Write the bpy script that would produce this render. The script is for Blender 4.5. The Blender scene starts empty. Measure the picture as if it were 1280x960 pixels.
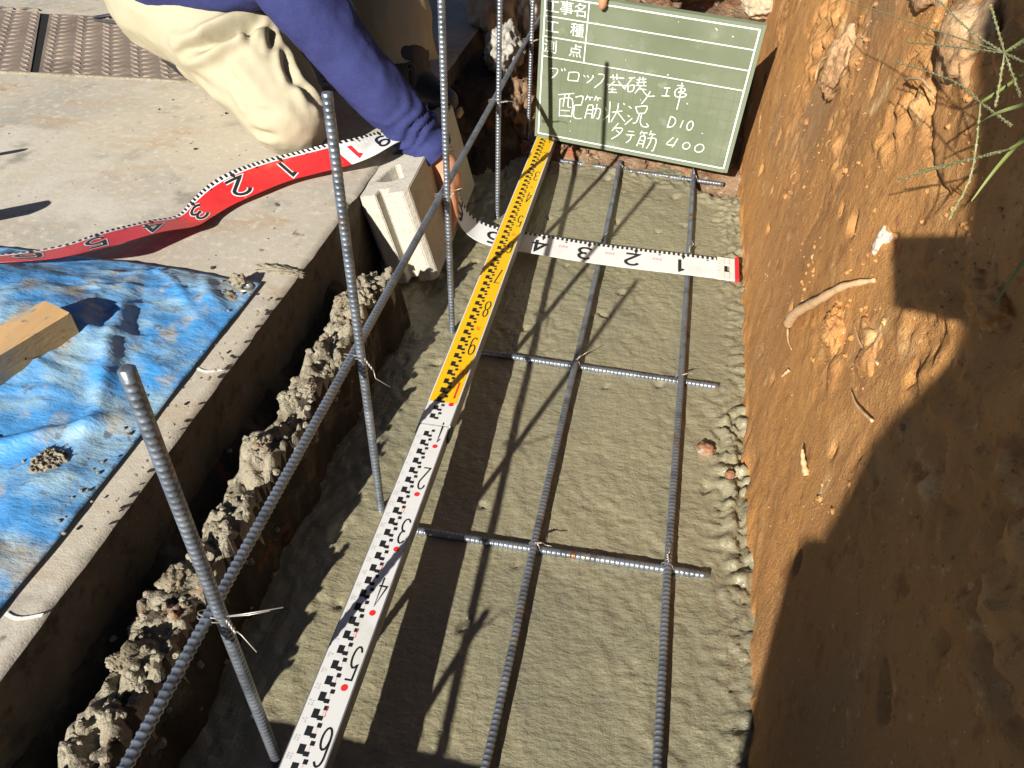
import bpy, bmesh, math, random
import numpy as np
from mathutils import Vector, Matrix
random.seed(7); rng = np.random.default_rng(7)
scene = bpy.context.scene
COL = scene.collection

# ------------------------------------------------------------------ camera
cam_d = bpy.data.cameras.new("camera"); cam = bpy.data.objects.new("camera", cam_d); COL.objects.link(cam)
cam_d.sensor_width = 36.0; cam_d.lens = 998.27 / 1280 * 36.0
cam_d.clip_start = 0.02; cam_d.clip_end = 2000
CAM = Vector((0.08497, -0.66968, 0.89148)); PITCH, ROLL, YAW = 0.717566, 0.030094, -0.180421
fw = Vector((math.sin(YAW)*math.cos(PITCH), math.cos(YAW)*math.cos(PITCH), -math.sin(PITCH)))
rt = Vector((math.cos(YAW), -math.sin(YAW), 0)); up = rt.cross(fw)
r2 = rt*math.cos(ROLL) + up*math.sin(ROLL); u2 = up*math.cos(ROLL) - rt*math.sin(ROLL)
M = Matrix((r2, u2, -fw)).transposed().to_4x4(); M.translation = CAM
cam.matrix_world = M
scene.camera = cam

# ------------------------------------------------------------------ sky, sun, exposure
SUN_AZ, SUN_EL = math.radians(16.0), math.radians(27.6)       # direction the light travels to
LDIR = Vector((math.sin(SUN_AZ)*math.cos(SUN_EL), math.cos(SUN_AZ)*math.cos(SUN_EL), -math.sin(SUN_EL)))
world = bpy.data.worlds.new("World"); scene.world = world; world.use_nodes = True
wn = world.node_tree; wn.nodes.clear()
sky = wn.nodes.new("ShaderNodeTexSky"); sky.sky_type = 'NISHITA'; sky.sun_disc = False
sky.sun_elevation = SUN_EL; sky.sun_rotation = math.radians(196.0); sky.air_density = 0.35; sky.dust_density = 0.0
bg = wn.nodes.new("ShaderNodeBackground"); bg.inputs["Strength"].default_value = 0.05
wo = wn.nodes.new("ShaderNodeOutputWorld")
wn.links.new(sky.outputs[0], bg.inputs[0]); wn.links.new(bg.outputs[0], wo.inputs[0])
sun_d = bpy.data.lights.new("sun", 'SUN'); sun_d.energy = 5.0; sun_d.angle = math.radians(0.53); sun_d.color = (1.0, 0.95, 0.87)
sun = bpy.data.objects.new("sun", sun_d); COL.objects.link(sun)
sun.rotation_euler = LDIR.to_track_quat('-Z', 'Y').to_euler(); sun.location = (-2, -6, 5)
scene.view_settings.view_transform = 'Standard'; scene.view_settings.look = 'None'
scene.view_settings.gamma = 1.0; scene.view_settings.use_curve_mapping = False
scene.view_settings.exposure = 0.84

# ------------------------------------------------------------------ noise helpers (numpy)
_P = rng.permutation(256); _P = np.concatenate([_P, _P, _P]); _G = rng.normal(size=(256, 3)); _G /= np.linalg.norm(_G, axis=1)[:, None]
def noise3(p):
    p = np.asarray(p, float); i = np.floor(p).astype(int); f = p - i; i &= 255
    u = f*f*f*(f*(f*6-15)+10); out = 0
    for dx in (0, 1):
        for dy in (0, 1):
            for dz in (0, 1):
                g = _G[_P[_P[_P[(i[..., 0]+dx) & 255] + ((i[..., 1]+dy) & 255)] + ((i[..., 2]+dz) & 255)]]
                w = (u[..., 0] if dx else 1-u[..., 0])*(u[..., 1] if dy else 1-u[..., 1])*(u[..., 2] if dz else 1-u[..., 2])
                out = out + w*(g[..., 0]*(f[..., 0]-dx)+g[..., 1]*(f[..., 1]-dy)+g[..., 2]*(f[..., 2]-dz))
    return out*1.5
def fbm(p, octv=4, gain=0.5, lac=2.05):
    a = 1.0; s = 0; p = np.asarray(p, float)
    for _ in range(octv):
        s = s + a*noise3(p); p = p*lac + 17.3; a *= gain
    return s
def billow(p, octv=3):
    a = 1.0; s = 0; p = np.asarray(p, float)
    for _ in range(octv):
        s = s + a*np.abs(noise3(p)); p = p*2.1 + 9.1; a *= 0.5
    return s
def sstep(a, b, x):
    t = np.clip((np.asarray(x, float)-a)/(b-a), 0, 1); return t*t*(3-2*t)

# ------------------------------------------------------------------ object helpers
def tag(o, label=None, cat=None, group=None, kind=None):
    if label: o["label"] = label
    if cat: o["category"] = cat
    if group: o["group"] = group
    if kind: o["kind"] = kind
    return o
def mesh_obj(name, me, m, parent=None, smooth=True, keep=False):
    """links ONE mesh object; geometry is given in world coordinates"""
    if smooth: me.polygons.foreach_set("use_smooth", [True]*len(me.polygons))
    o = bpy.data.objects.new(name, me); COL.objects.link(o)
    if m is not None:
        for mm in (m if isinstance(m, (list, tuple)) else [m]): me.materials.append(mm)
    if parent is not None:
        o.parent = parent
        base = parent
        off = Vector((0, 0, 0))
        while base is not None:
            off += base.location; base = base.parent
        o.location = -off
    elif not keep:
        v = np.empty(len(me.vertices)*3); me.vertices.foreach_get("co", v); v = v.reshape(-1, 3)
        c = Vector(((v[:, 0].min()+v[:, 0].max())/2, (v[:, 1].min()+v[:, 1].max())/2, v[:, 2].min()))
        me.transform(Matrix.Translation(-c)); o.location = c
    return o
def pydata(name, v, f, m, parent=None, smooth=True, keep=False):
    me = bpy.data.meshes.new(name); me.from_pydata([tuple(map(float, q)) for q in v], [], [tuple(map(int, q)) for q in f]); me.update()
    return mesh_obj(name, me, m, parent, smooth, keep)
def bm_obj(name, bm, m, parent=None, smooth=False, keep=False):
    me = bpy.data.meshes.new(name); bm.normal_update(); bm.to_mesh(me); bm.free()
    return mesh_obj(name, me, m, parent, smooth, keep)
def empty(name, loc):
    o = bpy.data.objects.new(name, None); COL.objects.link(o); o.location = loc; o.empty_display_size = .05
    return o
def grid_faces(nu, nv):
    a = np.arange(nu-1)[:, None]*nv + np.arange(nv-1)[None, :]
    return np.stack([a, a+nv, a+nv+1, a+1], -1).reshape(-1, 4)
def grid_obj(name, P, m, parent=None, flip=False, kind=None):
    nu, nv = P.shape[:2]; f = grid_faces(nu, nv)
    if flip: f = f[:, ::-1]
    me = bpy.data.meshes.new(name); V = P.reshape(-1, 3)
    me.vertices.add(len(V)); me.vertices.foreach_set("co", V.ravel())
    me.loops.add(f.size); me.loops.foreach_set("vertex_index", f.ravel().astype(np.int32))
    me.polygons.add(len(f)); me.polygons.foreach_set("loop_start", np.arange(0, f.size, 4, dtype=np.int32))
    me.polygons.foreach_set("loop_total", np.full(len(f), 4, dtype=np.int32)); me.update(calc_edges=True); me.validate()
    o = mesh_obj(name, me, m, parent, True, keep=(kind == "structure"))
    if kind: o["kind"] = kind
    return o
def box_bm(bm, c, s, R=None):
    vs = []
    for x in (-.5, .5):
        for y in (-.5, .5):
            for z in (-.5, .5):
                q = Vector((x*s[0], y*s[1], z*s[2]))
                if R is not None: q = R @ q
                vs.append(bm.verts.new(q+Vector(c)))
    for f in ((0, 1, 3, 2), (4, 6, 7, 5), (0, 4, 5, 1), (2, 3, 7, 6), (0, 2, 6, 4), (1, 5, 7, 3)): bm.faces.new([vs[i] for i in f])
    return vs
def tube(path, rad, seg=8, closed_ends=True):
    """tapered tube along a path -> verts, faces"""
    P = [Vector(p) for p in path]; n = len(P); rad = rad if hasattr(rad, "__len__") else [rad]*n
    V = []; F = []; ref = None
    for i in range(n):
        t = (P[min(i+1, n-1)]-P[max(i-1, 0)]).normalized()
        if ref is None: ref = t.orthogonal().normalized()
        ref = (ref - t*ref.dot(t)).normalized(); b = t.cross(ref)
        for k in range(seg):
            a = 2*math.pi*k/seg; V.append(P[i]+(ref*math.cos(a)+b*math.sin(a))*rad[i])
    for i in range(n-1):
        for k in range(seg): F.append((i*seg+k, i*seg+(k+1) % seg, (i+1)*seg+(k+1) % seg, (i+1)*seg+k))
    if closed_ends: F.append(tuple(range(seg))[::-1]); F.append(tuple(range((n-1)*seg, n*seg)))
    return V, F
def spline(pts, n=8):
    P = [Vector(p) for p in pts]; out = []
    for i in range(len(P)-1):
        p0 = P[max(i-1, 0)]; p1 = P[i]; p2 = P[i+1]; p3 = P[min(i+2, len(P)-1)]
        for k in range(n):
            t = k/n; out.append(.5*((2*p1)+(p2-p0)*t+(2*p0-5*p1+4*p2-p3)*t*t+(3*p1-p0-3*p2+p3)*t**3))
    out.append(P[-1]); return out
def merge(parts):
    V = []; F = []
    for v, f in parts:
        n = len(V); V += list(v); F += [tuple(i+n for i in q) for q in f]
    return V, F
_ico = None
def rock_mesh(c, s, seed, sub=3, amp=.25, freq=1.6, R=None, flat=0):
    bm = bmesh.new(); bmesh.ops.create_icosphere(bm, subdivisions=sub, radius=1)
    v = np.array([q.co[:] for q in bm.verts]); f = [[x.index for x in q.verts] for q in bm.faces]; bm.free()
    d = 1+amp*fbm(v*freq+seed*7.7, 4)+flat*-np.abs(noise3(v*freq*2.3+seed))
    v = v*d[:, None]*np.array(s)
    if R is not None: v = v @ np.array(R).T
    return v+np.array(c), f

# ------------------------------------------------------------------ materials
def mat(name, col, rough=.8, metal=0., spec=.3, noise=None, bump=None, extra=None):
    """noise: list of (scale, detail, colour, lo, hi[, stretch]) layers mixed over the base; bump: list of (scale, strength, dist[, stretch])"""
    m = bpy.data.materials.new(name); m.use_nodes = True; nt = m.node_tree; N = nt.nodes; L = nt.links
    b = N["Principled BSDF"]; b.inputs["Roughness"].default_value = rough; b.inputs["Metallic"].default_value = metal
    b.inputs["Specular IOR Level"].default_value = spec; b.inputs["Base Color"].default_value = (*col, 1)
    tc = N.new("ShaderNodeNewGeometry").outputs["Position"]
    def tex(scale, detail, stretch=None, rot=0):
        src = tc
        if stretch or rot:
            mp = N.new("ShaderNodeMapping"); mp.inputs["Scale"].default_value = stretch or (1, 1, 1); mp.inputs["Rotation"].default_value[2] = rot; L.new(src, mp.inputs[0]); src = mp.outputs[0]
        t = N.new("ShaderNodeTexNoise"); t.inputs["Scale"].default_value = scale; t.inputs["Detail"].default_value = detail; t.inputs["Roughness"].default_value = .6
        L.new(src, t.inputs["Vector"]); return t.outputs["Fac"]
    cur = None
    for lay in (noise or []):
        f = tex(lay[0], lay[1], lay[5] if len(lay) > 5 else None)
        mr = N.new("ShaderNodeMapRange"); mr.inputs[1].default_value = lay[3]; mr.inputs[2].default_value = lay[4]; mr.interpolation_type = 'SMOOTHSTEP'; L.new(f, mr.inputs[0])
        mx = N.new("ShaderNodeMix"); mx.data_type = 'RGBA'; L.new(mr.outputs[0], mx.inputs["Factor"])
        if cur is None: mx.inputs["A"].default_value = (*col, 1)
        else: L.new(cur, mx.inputs["A"])
        mx.inputs["B"].default_value = (*lay[2], 1); cur = mx.outputs["Result"]
    if cur is not None: L.new(cur, b.inputs["Base Color"])
    prev = None
    for bp in (bump or []):
        f = tex(bp[0], 5, bp[3] if len(bp) > 3 else None)
        bn = N.new("ShaderNodeBump"); bn.inputs["Strength"].default_value = bp[1]; bn.inputs["Distance"].default_value = bp[2]; L.new(f, bn.inputs["Height"])
        if prev is not None: L.new(prev, bn.inputs["Normal"])
        prev = bn.outputs[0]
    if prev is not None: L.new(prev, b.inputs["Normal"])
    if extra: extra(nt, b)
    return m
M_WET = mat("wet_concrete", (.255, .230, .144), .29, spec=.65,
    noise=[(6, 4, (.217, .198, .127), .45, .7), (28, 5, (.278, .255, .172), .52, .75), (200, 3, (.18, .162, .106), .60, .75), (2.5, 4, (.208, .194, .130), .5, .66)],
    bump=[(38, .5, .007, (1.8, .6, 1)), (85, .6, .004, (.7, 1.5, 1)), (200, .4, .0016), (520, .2, .0006)])
M_SLAB = mat("dry_concrete", (.48, .43, .34), .9, spec=.2,
    noise=[(2.2, 4, (.39, .36, .30), .42, .66), (5, 5, (.42, .32, .215), .50, .70, (1, 2.2, 1)), (16, 6, (.36, .25, .15), .64, .72), (11, 6, (.35, .32, .265), .55, .70), (3.5, 6, (.53, .495, .42), .52, .68), (60, 4, (.55, .50, .41), .5, .7), (240, 3, (.33, .29, .23), .60, .72), (26, 5, (.22, .18, .13), .66, .74), (7, 6, (.30, .27, .22), .62, .72)],
    bump=[(90, .35, .002), (420, .5, .0012)])
M_SOIL = mat("red_brown_soil", (0.512, 0.254, 0.086), .95, spec=.12,
    noise=[(3.2, 5, (0.429, 0.217, 0.084), .42, .64), (9, 6, (0.614, 0.329, 0.121), .52, .70), (2.3, 3, (0.371, 0.211, 0.095), .54, .68), (13, 6, (0.717, 0.471, 0.216), .60, .72), (34, 5, (0.346, 0.161, 0.063), .55, .70), (70, 5, (0.640, 0.378, 0.151), .60, .72), (160, 4, (0.320, 0.149, 0.059), .60, .70), (230, 3, (0.845, 0.620, 0.346), .70, .74)],
    bump=[(22, .20, .010), (80, .35, .0045), (210, .7, .0024), (520, .9, .0013)])
M_SANDY = mat("pale_sandy_soil", (.42, .25, .125), .95, spec=.12,
    noise=[(18, 5, (.50, .34, .19), .48, .66), (60, 5, (.26, .15, .07), .52, .70)], bump=[(60, .7, .006), (260, .7, .002)])
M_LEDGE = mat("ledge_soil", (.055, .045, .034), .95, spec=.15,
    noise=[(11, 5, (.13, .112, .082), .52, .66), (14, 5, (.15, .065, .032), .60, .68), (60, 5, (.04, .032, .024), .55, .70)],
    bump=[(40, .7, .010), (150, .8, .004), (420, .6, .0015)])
M_MORTAR = mat("crumbled_mortar", (.31, .275, .20), .92, spec=.2,
    noise=[(20, 5, (.22, .185, .125), .48, .64), (12, 5, (.26, .12, .058), .60, .70), (90, 4, (.38, .35, .275), .54, .7)], bump=[(60, 1., .008), (160, 1., .004), (400, .8, .0015)])
M_GRAVEL = mat("far_rubble", (.26, .17, .10), .95, spec=.15,
    noise=[(12, 5, (.16, .10, .06), .45, .65), (50, 5, (.40, .31, .22), .55, .70), (16, 4, (.34, .12, .06), .56, .68)], bump=[(40, .8, .01), (160, .8, .004)])
M_GROUND = mat("dirt_ground", (.30, .25, .19), .95, spec=.1, noise=[(.4, 4, (.22, .19, .13), .45, .65), (4, 5, (.36, .3, .23), .5, .7)], bump=[(8, .5, .03), (60, .5, .004)])
M_REBAR = mat("rebar_steel", (.27, .30, .34), .36, metal=.7, spec=.5, noise=[(40, 4, (.17, .19, .215), .45, .65), (30, 5, (.27, .15, .085), .62, .72), (16, 4, (.40, .42, .44), .60, .74), (22, 5, (.36, .34, .28), .66, .70)], bump=[(300, .25, .0006)])
M_GAPSHADE = mat("painted_gap_shade", (.015, .014, .013), .9)
M_SLABFACE = mat("painted_shade_concrete", (.10, .088, .07), .95, spec=.15, noise=[(8, 5, (.14, .125, .10), .48, .66), (30, 5, (.06, .052, .042), .5, .68), (200, 3, (.17, .15, .12), .62, .72)], bump=[(60, .6, .005), (260, .6, .0015)])  # slab concrete darkened: the shade of its side face is put into the colour
M_WIRE = mat("tie_wire_steel", (.45, .42, .37), .42, metal=.6, noise=[(80, 3, (.30, .22, .15), .55, .68)])
M_BLOCK = mat("block_concrete", (.50, .47, .395), .93, spec=.15, noise=[(40, 5, (.43, .40, .335), .48, .68), (260, 3, (.32, .295, .25), .58, .70)], bump=[(160, .5, .003), (500, .6, .0012)])
M_YELLOW = mat("staff_yellow", (.83, .50, .006), .42, spec=.45, noise=[(30, 4, (.76, .45, .01), .55, .75), (14, 6, (.60, .42, .10), .60, .74), (160, 4, (.45, .33, .10), .68, .74)])
M_WHITE = mat("staff_white", (.72, .72, .70), .42, spec=.45, noise=[(22, 5, (.64, .63, .59), .52, .72), (12, 6, (.52, .50, .44), .60, .74), (150, 4, (.45, .42, .36), .68, .74)])
M_ALU = mat("staff_aluminium", (.42, .42, .42), .45, metal=.7, noise=[(30, 4, (.3, .3, .3), .5, .7)])
M_BLACK = mat("black_print", (.018, .018, .02), .5)
M_GREYP = mat("grey_print", (.45, .45, .46), .5)
M_REDP = mat("red_print", (.75, .03, .035), .45)
M_PINKP = mat("pink_print", (.85, .42, .45), .5)
M_RED = mat("tape_red", (.70, .022, .026), .36, spec=.5, noise=[(14, 4, (.58, .02, .022), .5, .7), (9, 6, (.52, .10, .08), .56, .72), (120, 3, (.78, .22, .19), .66, .74)])
M_TAPEW = mat("tape_white", (.76, .75, .73), .48, spec=.4, noise=[(18, 5, (.67, .66, .62), .52, .72), (11, 6, (.56, .53, .46), .60, .74)])
M_BOARD = mat("chalkboard_green", (0.145, 0.172, 0.107), .62, spec=.35,
    noise=[(7, 5, (0.180, 0.202, 0.138), .42, .68), (18, 5, (0.238, 0.254, 0.185), .58, .76), (4, 3, (0.123, 0.150, 0.090), .5, .7)], bump=[(200, .15, .0006)])
M_PAINTW = mat("board_white_paint", (.82, .84, .78), .6)
M_CHALK = mat("chalk", (.80, .80, .74), .95, noise=[(500, 3, (.55, .58, .5), .5, .65)])
M_GRIDL = mat("board_grid_line", (.13, .165, .105), .65)
M_BEDGE = mat("board_edge", (.18, .215, .145), .55)
M_TARP = mat("blue_tarp", (.07, .27, .58), .5, spec=.45,
    noise=[(5, 4, (.05, .29, .66), .46, .66), (9, 6, (.27, .42, .52), .42, .64, (1, 1.7, 1)), (20, 6, (.34, .33, .29), .52, .68), (3.2, 5, (.03, .16, .44), .56, .7), (55, 6, (.12, .15, .19), .60, .70), (8, 5, (.34, .32, .27), .60, .72, (2.2, .6, 1))],
    bump=[(22, .45, .008, (1, 2.4, 1)), (60, .5, .003), (140, .4, .0015), (900, .35, .0004)])
M_MUD = mat("mud", (.27, .235, .17), .9, spec=.2, noise=[(50, 5, (.19, .165, .12), .45, .65)], bump=[(120, .8, .004)])
M_WOOD = mat("sawn_timber", (.58, .36, .16), .75, spec=.25, noise=[(22, 5, (.48, .30, .14), .45, .66, (1.0, .12, 1)), (7, 6, (.33, .30, .245), .46, .62), (60, 5, (.25, .2, .14), .60, .70), (140, 4, (.4, .25, .11), .6, .7, (1, .1, 1))], bump=[(160, .4, .0015, (1, .12, 1))])
M_ROOT = mat("pale_root", (.60, .40, .21), .85, noise=[(60, 4, (.48, .30, .15), .48, .66)], bump=[(140, .5, .0015)])
M_PLATE = mat("tread_plate_steel", (.27, .215, .17), .6, metal=.25, spec=.4, noise=[(5, 5, (.21, .165, .135), .45, .66), (18, 5, (.33, .26, .2), .52, .70), (40, 5, (.30, .17, .10), .62, .72)], bump=[(160, .3, .001)])
M_STONE = mat("pale_stone", (.50, .40, .27), .9, spec=.2, noise=[(12, 5, (.40, .30, .19), .46, .66), (60, 5, (.58, .49, .36), .54, .70)], bump=[(50, .7, .006), (220, .6, .002)])
M_GREYSTONE = mat("grey_stone", (.38, .365, .32), .9, spec=.2, noise=[(16, 5, (.28, .265, .23), .46, .66)], bump=[(60, .8, .006), (220, .6, .002)])
M_WHITESTONE = mat("white_stone", (.52, .47, .39), .85, noise=[(40, 4, (.5, .45, .37), .5, .7)], bump=[(90, .5, .003)])
M_NAVY = mat("navy_cotton", (.036, .042, .135), .85, spec=.12, noise=[(9, 4, (.030, .035, .115), .45, .66), (500, 2, (.046, .054, .155), .5, .7)], bump=[(16, .35, .010), (900, .25, .0004)])
M_CREAM = mat("cream_work_trousers", (0.399, 0.355, 0.245), .85, spec=.15, noise=[(7, 4, (0.370, 0.327, 0.221), .48, .68), (26, 5, (0.332, 0.284, 0.184), .62, .74)], bump=[(14, .25, .010), (900, .2, .0004)])
M_SEAM = mat("trouser_seam", (.52, .47, .31), .9)
M_SKIN = mat("skin", (.50, .235, .13), .5, spec=.35, noise=[(30, 4, (.43, .19, .10), .48, .68)], bump=[(120, .25, .0012), (420, .3, .0005)])
M_NAIL = mat("finger_nail", (.62, .36, .27), .35)
M_HAIR = mat("dark_hair", (.02, .016, .013), .6)
M_BOOT = mat("black_boot_rubber", (.022, .023, .024), .45, spec=.5, bump=[(120, .4, .002)])
M_GREYCLOTH = mat("grey_work_clothes", (.16, .17, .19), .9, bump=[(16, .4, .01)])
M_PHONE = mat("phone_body", (.05, .05, .055), .3, spec=.5)
M_GRASS = mat("grass_blade", (.17, .20, .05), .6, spec=.3, noise=[(30, 3, (.24, .27, .10), .45, .7)])
M_SEED = mat("grass_seed_spike", (.25, .25, .11), .8, noise=[(200, 3, (.42, .40, .24), .48, .66)])
M_EYELET = mat("eyelet_brass", (.55, .48, .36), .4, metal=.8)
M_BRICK = mat("red_brick_bit", (.27, .125, .065), .9, noise=[(60, 4, (.31, .26, .19), .46, .62)], bump=[(120, .6, .003)])
M_GREYT = mat("staff_grey_plastic", (.05, .05, .055), .5)

# ================================================================== SETTING
def P3(x, y, z): return np.stack(np.broadcast_arrays(x, y, z), -1).astype(float)
def wall_x(z): return .282 + .10*np.asarray(z)

# ---- wet concrete footing in the trench
xs = np.arange(-.37, .325, .0042); ys = np.arange(-.80, 1.32, .0045)
X, Y = np.meshgrid(xs, ys, indexing='ij'); Z0 = np.zeros_like(X)
h = .004 + .0025*fbm(P3(X*4, Y*3, Z0), 2)
streak = P3((X*.8+Y*.6)*34, (Y*.8-X*.6)*12, Z0)
patch = sstep(-.25, .35, noise3(P3(X*3.1, Y*2.6, Z0+4)))
h += (.0004+.0010*patch)*fbm(streak, 4, .6)
h += (.0002+.0005*patch)*fbm(P3(X*70, Y*55, Z0+3), 4, .7) + .0003*(.3-np.abs(noise3(P3((X+Y*.5)*80, (Y-X*.4)*36, Z0+9))))
edge = sstep(.215, .285, X + .018*fbm(P3(X*12, Y*12, Z0+2), 3))
rough = edge*(.35+.65*np.maximum(sstep(.42, .30, Y)*sstep(-.08, .06, Y), sstep(.65, .8, Y)*.5))
h += rough*(.026*billow(P3(X*36, Y*36, Z0+7), 5)-.007) + edge*.006*(billow(P3(X*80, Y*80, Z0+3), 3)-.3)
ter = fbm(P3(X*11+Y*3, Y*7-X*2, Z0+15), 3, .55)*3.2; tf = np.floor(ter); h += (.0008+.0016*patch)*(tf+sstep(.72, 1.0, ter-tf)-ter*.75)
pit = noise3(P3(X*24, Y*24, Z0+11)); h -= .006*sstep(.58, .66, pit)*sstep(.8, .2, edge)
lump = noise3(P3(X*19, Y*15, Z0+31)); h += .0008*sstep(.45, .75, lump)*(.4+.6*np.abs(noise3(P3(X*90, Y*90, Z0))))
ledge_side = sstep(-.20, -.27, X); h += ledge_side*(.005*billow(P3(X*30, Y*30, Z0+5), 3)-.001)
far_e = Y + .05*fbm(P3(X*7, Y*7, Z0+8), 3) + .10*sstep(.12, .26, X)
h -= .06*sstep(1.17, 1.25, far_e) - .012*sstep(1.10, 1.16, far_e)*billow(P3(X*40, Y*40, Z0), 3)*sstep(1.3, 1.2, far_e)
grid_obj("concrete_footing", P3(X, Y, h), M_WET, kind="structure")

# ---- cut earth bank on the right: wall, lip and top in one sheet
ysw = np.concatenate([np.linspace(-3.2, -.8, 18)[:-1], np.arange(-.8, 1.6, .0058), np.linspace(1.6, 2.9, 60)])
zw = np.arange(-.06, .735, .0058); tops = [(.002, .737), (.012, .744), (.028, .748), (.05, .75), (.09, .75), (.15, .752), (.3, .755), (.6, .76), (1.2, .76), (2.7, .75)]
Yw, Tw = np.meshgrid(ysw, np.arange(len(zw)+len(tops)), indexing='ij')
zz = np.concatenate([zw, [t[1] for t in tops]]); xo = np.concatenate([wall_x(zw), [wall_x(.735)+t[0] for t in tops]])
Zw = zz[Tw]; Xw = xo[Tw]; onwall = (Tw < len(zw)).astype(float)
q = P3(Yw, Zw, np.zeros_like(Yw))
upz = sstep(.18, .5, Zw)
d = .012*fbm(q*np.array([2.2, 2.6, 1]), 3)*(.3+.7*upz)
d += .0007*fbm(q*np.array([22, 4, 1]), 3)*(1-.6*upz) + .0012*fbm(q*np.array([26, 30, 1]), 5, .6)*(.35+.65*sstep(-.2, .3, noise3(q*5+77)))
cl = sstep(.02, .42, noise3(q*np.array([4.2, 4.8, 1])+3.3))*upz
d += cl*(.022*billow(q*np.array([24, 26, 1])+5, 4)-.008) + upz*.0022*(billow(q*np.array([60, 60, 1])+9, 2)-.3)
cr = np.abs(noise3(q*np.array([5.0, 6.5, 1])+21.0)); d -= .016*sstep(.05, .0, cr)*sstep(.25, .5, Zw)*sstep(-.1, .25, noise3(q*3+40))
hl = noise3(q*np.array([17, 20, 1])+60); d -= .018*sstep(.60, .72, hl)*sstep(.06, .2, Zw)
Xw = Xw - d*onwall - .0*Zw
foot = sstep(.09, .0, Zw); Xw = Xw + foot*(.006+.010*fbm(P3(Yw*14, Zw*8, Yw*0+3), 4))
Zw = Zw + (1-onwall)*.02*fbm(P3(Xw*6, Yw*6, Zw*0), 4)
grid_obj("earth_bank", P3(Xw, Yw, Zw), M_SOIL, kind="structure")

# ---- ledge and broken mortar ridge below the slab edge on the left
xl = np.arange(-.455, -.225, .0036); yl = np.arange(-.80, 1.5, .0045)
X, Y = np.meshgrid(xl, yl, indexing='ij'); Z0 = np.zeros_like(X)
wob = .018*fbm(P3(Z0, Y*6, Z0), 4) + .012*fbm(P3(X*14, Y*16, Z0+3), 3)
Xs = X + wob
peak = -.352 + .012*noise3(P3(Z0, Y*3, Z0+9))
zl = .105 - .025*sstep(-.44, -.41, Xs) + .055*sstep(-.405, -.375, Xs) - .23*sstep(-.336, -.316, Xs)
near_low = sstep(.40, .50, Y); zl = zl*(1-near_low) + near_low*(.03*sstep(-.40, -.44, X)-.012-.05*sstep(-.33, -.26, X))
far_hi = sstep(1.02, 1.22, Y + .05*noise3(P3(X*9, Y*9, Z0))); zl = zl*(1-far_hi) + far_hi*(.13*sstep(-.24, -.34, Xs)+.02-.03*sstep(-.27, -.23, X))
ridge_w = sstep(-.405, -.38, Xs)*sstep(-.320, -.336, Xs)*(1-near_low)
zl += ridge_w*(.034*billow(P3(X*26, Y*22, Z0+1), 5)-.014+.018*fbm(P3(X*9, Y*9, Z0+12), 3)) + .006*fbm(P3(X*45, Y*45, Z0), 4)
zl += .016*fbm(P3(X*9, Y*7, Z0+13), 3)*(1-near_low)
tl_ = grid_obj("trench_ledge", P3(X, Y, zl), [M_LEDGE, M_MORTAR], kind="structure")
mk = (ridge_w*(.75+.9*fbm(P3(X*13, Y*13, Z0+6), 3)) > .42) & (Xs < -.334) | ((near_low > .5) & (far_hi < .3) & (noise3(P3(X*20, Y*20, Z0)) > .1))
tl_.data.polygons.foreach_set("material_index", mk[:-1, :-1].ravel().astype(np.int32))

# ---- concrete slab (yard) with its broken-arris edge along the trench
SX = -.432; ZS = .200
ye = np.concatenate([np.arange(-3.2, -.7, .25), np.arange(-.7, 1.6, .012), np.arange(1.6, 3.0, .2)])
ej = .0012*fbm(P3(ye*30, ye*0, ye*0), 4) + .004*noise3(P3(ye*1.2, ye*0, ye*0+5))
chip = .006*sstep(.45, .6, noise3(P3(ye*16, ye*0, ye*0+8)))
xe = SX + ej
cols = []; face_cols = []
for off, z in ((-2.6, ZS), (-1.5, ZS), (-.7, ZS), (-.2, ZS), (-.05, ZS), (-.012, ZS), (-.004, ZS-.001), (.0, ZS-.005), (.0015, ZS-.03), (.001, ZS-.07), (.002, ZS-.12), (.002, -.05)):
    jj = .002*noise3(P3(ye*25, ye*0+z*40, ye*0+2)) if z < ZS else 0
    cc = chip if (off > -.03 and z > ZS-.03) else 0
    cl_ = np.stack([xe+off+jj-cc, ye, np.full_like(ye, z)-(chip*.5 if off > -.01 and z > ZS-.02 else 0)], -1)
    if z >= ZS-.006: cols.append(cl_)
    if z <= ZS-.005: face_cols.append(cl_)
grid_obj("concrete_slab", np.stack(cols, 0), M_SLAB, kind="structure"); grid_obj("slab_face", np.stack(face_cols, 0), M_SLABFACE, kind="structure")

# ---- far end of the trench: rubble slope behind the board
xf = np.arange(-.60, .42, .008); yf = np.concatenate([np.arange(1.10, 1.9, .008), np.arange(1.9, 3.05, .05)])
X, Y = np.meshgrid(xf, yf, indexing='ij'); Z0 = np.zeros_like(X)
zf = -.022 + .035*sstep(1.14, 1.22, Y+.03*noise3(P3(X*9, Y*9, Z0))) + .20*sstep(1.2, 1.62, Y-.25*sstep(.0, -.3, X)) + .012*fbm(P3(X*16, Y*16, Z0), 4) + .016*(billow(P3(X*30, Y*30, Z0), 3)-.3)*sstep(1.16, 1.24, Y)
grid_obj("rubble_slope", P3(X, Y, zf), M_GRAVEL, kind="structure")

# ---- near end of the trench: level ground behind the camera
xn = np.linspace(-.46, .45, 30); yn = np.concatenate([np.linspace(-3.2, -.70, 30)]); colsn = []
X, Y = np.meshgrid(xn, yn, indexing='ij')
G = P3(X, Y, .185+.012*fbm(P3(X*5, Y*5, X*0), 3)); drop = G[:, -1:, :].copy(); drop[..., 2] = -.05
grid_obj("trench_end", np.concatenate([G, drop], 1), M_GROUND, kind="structure")
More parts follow.
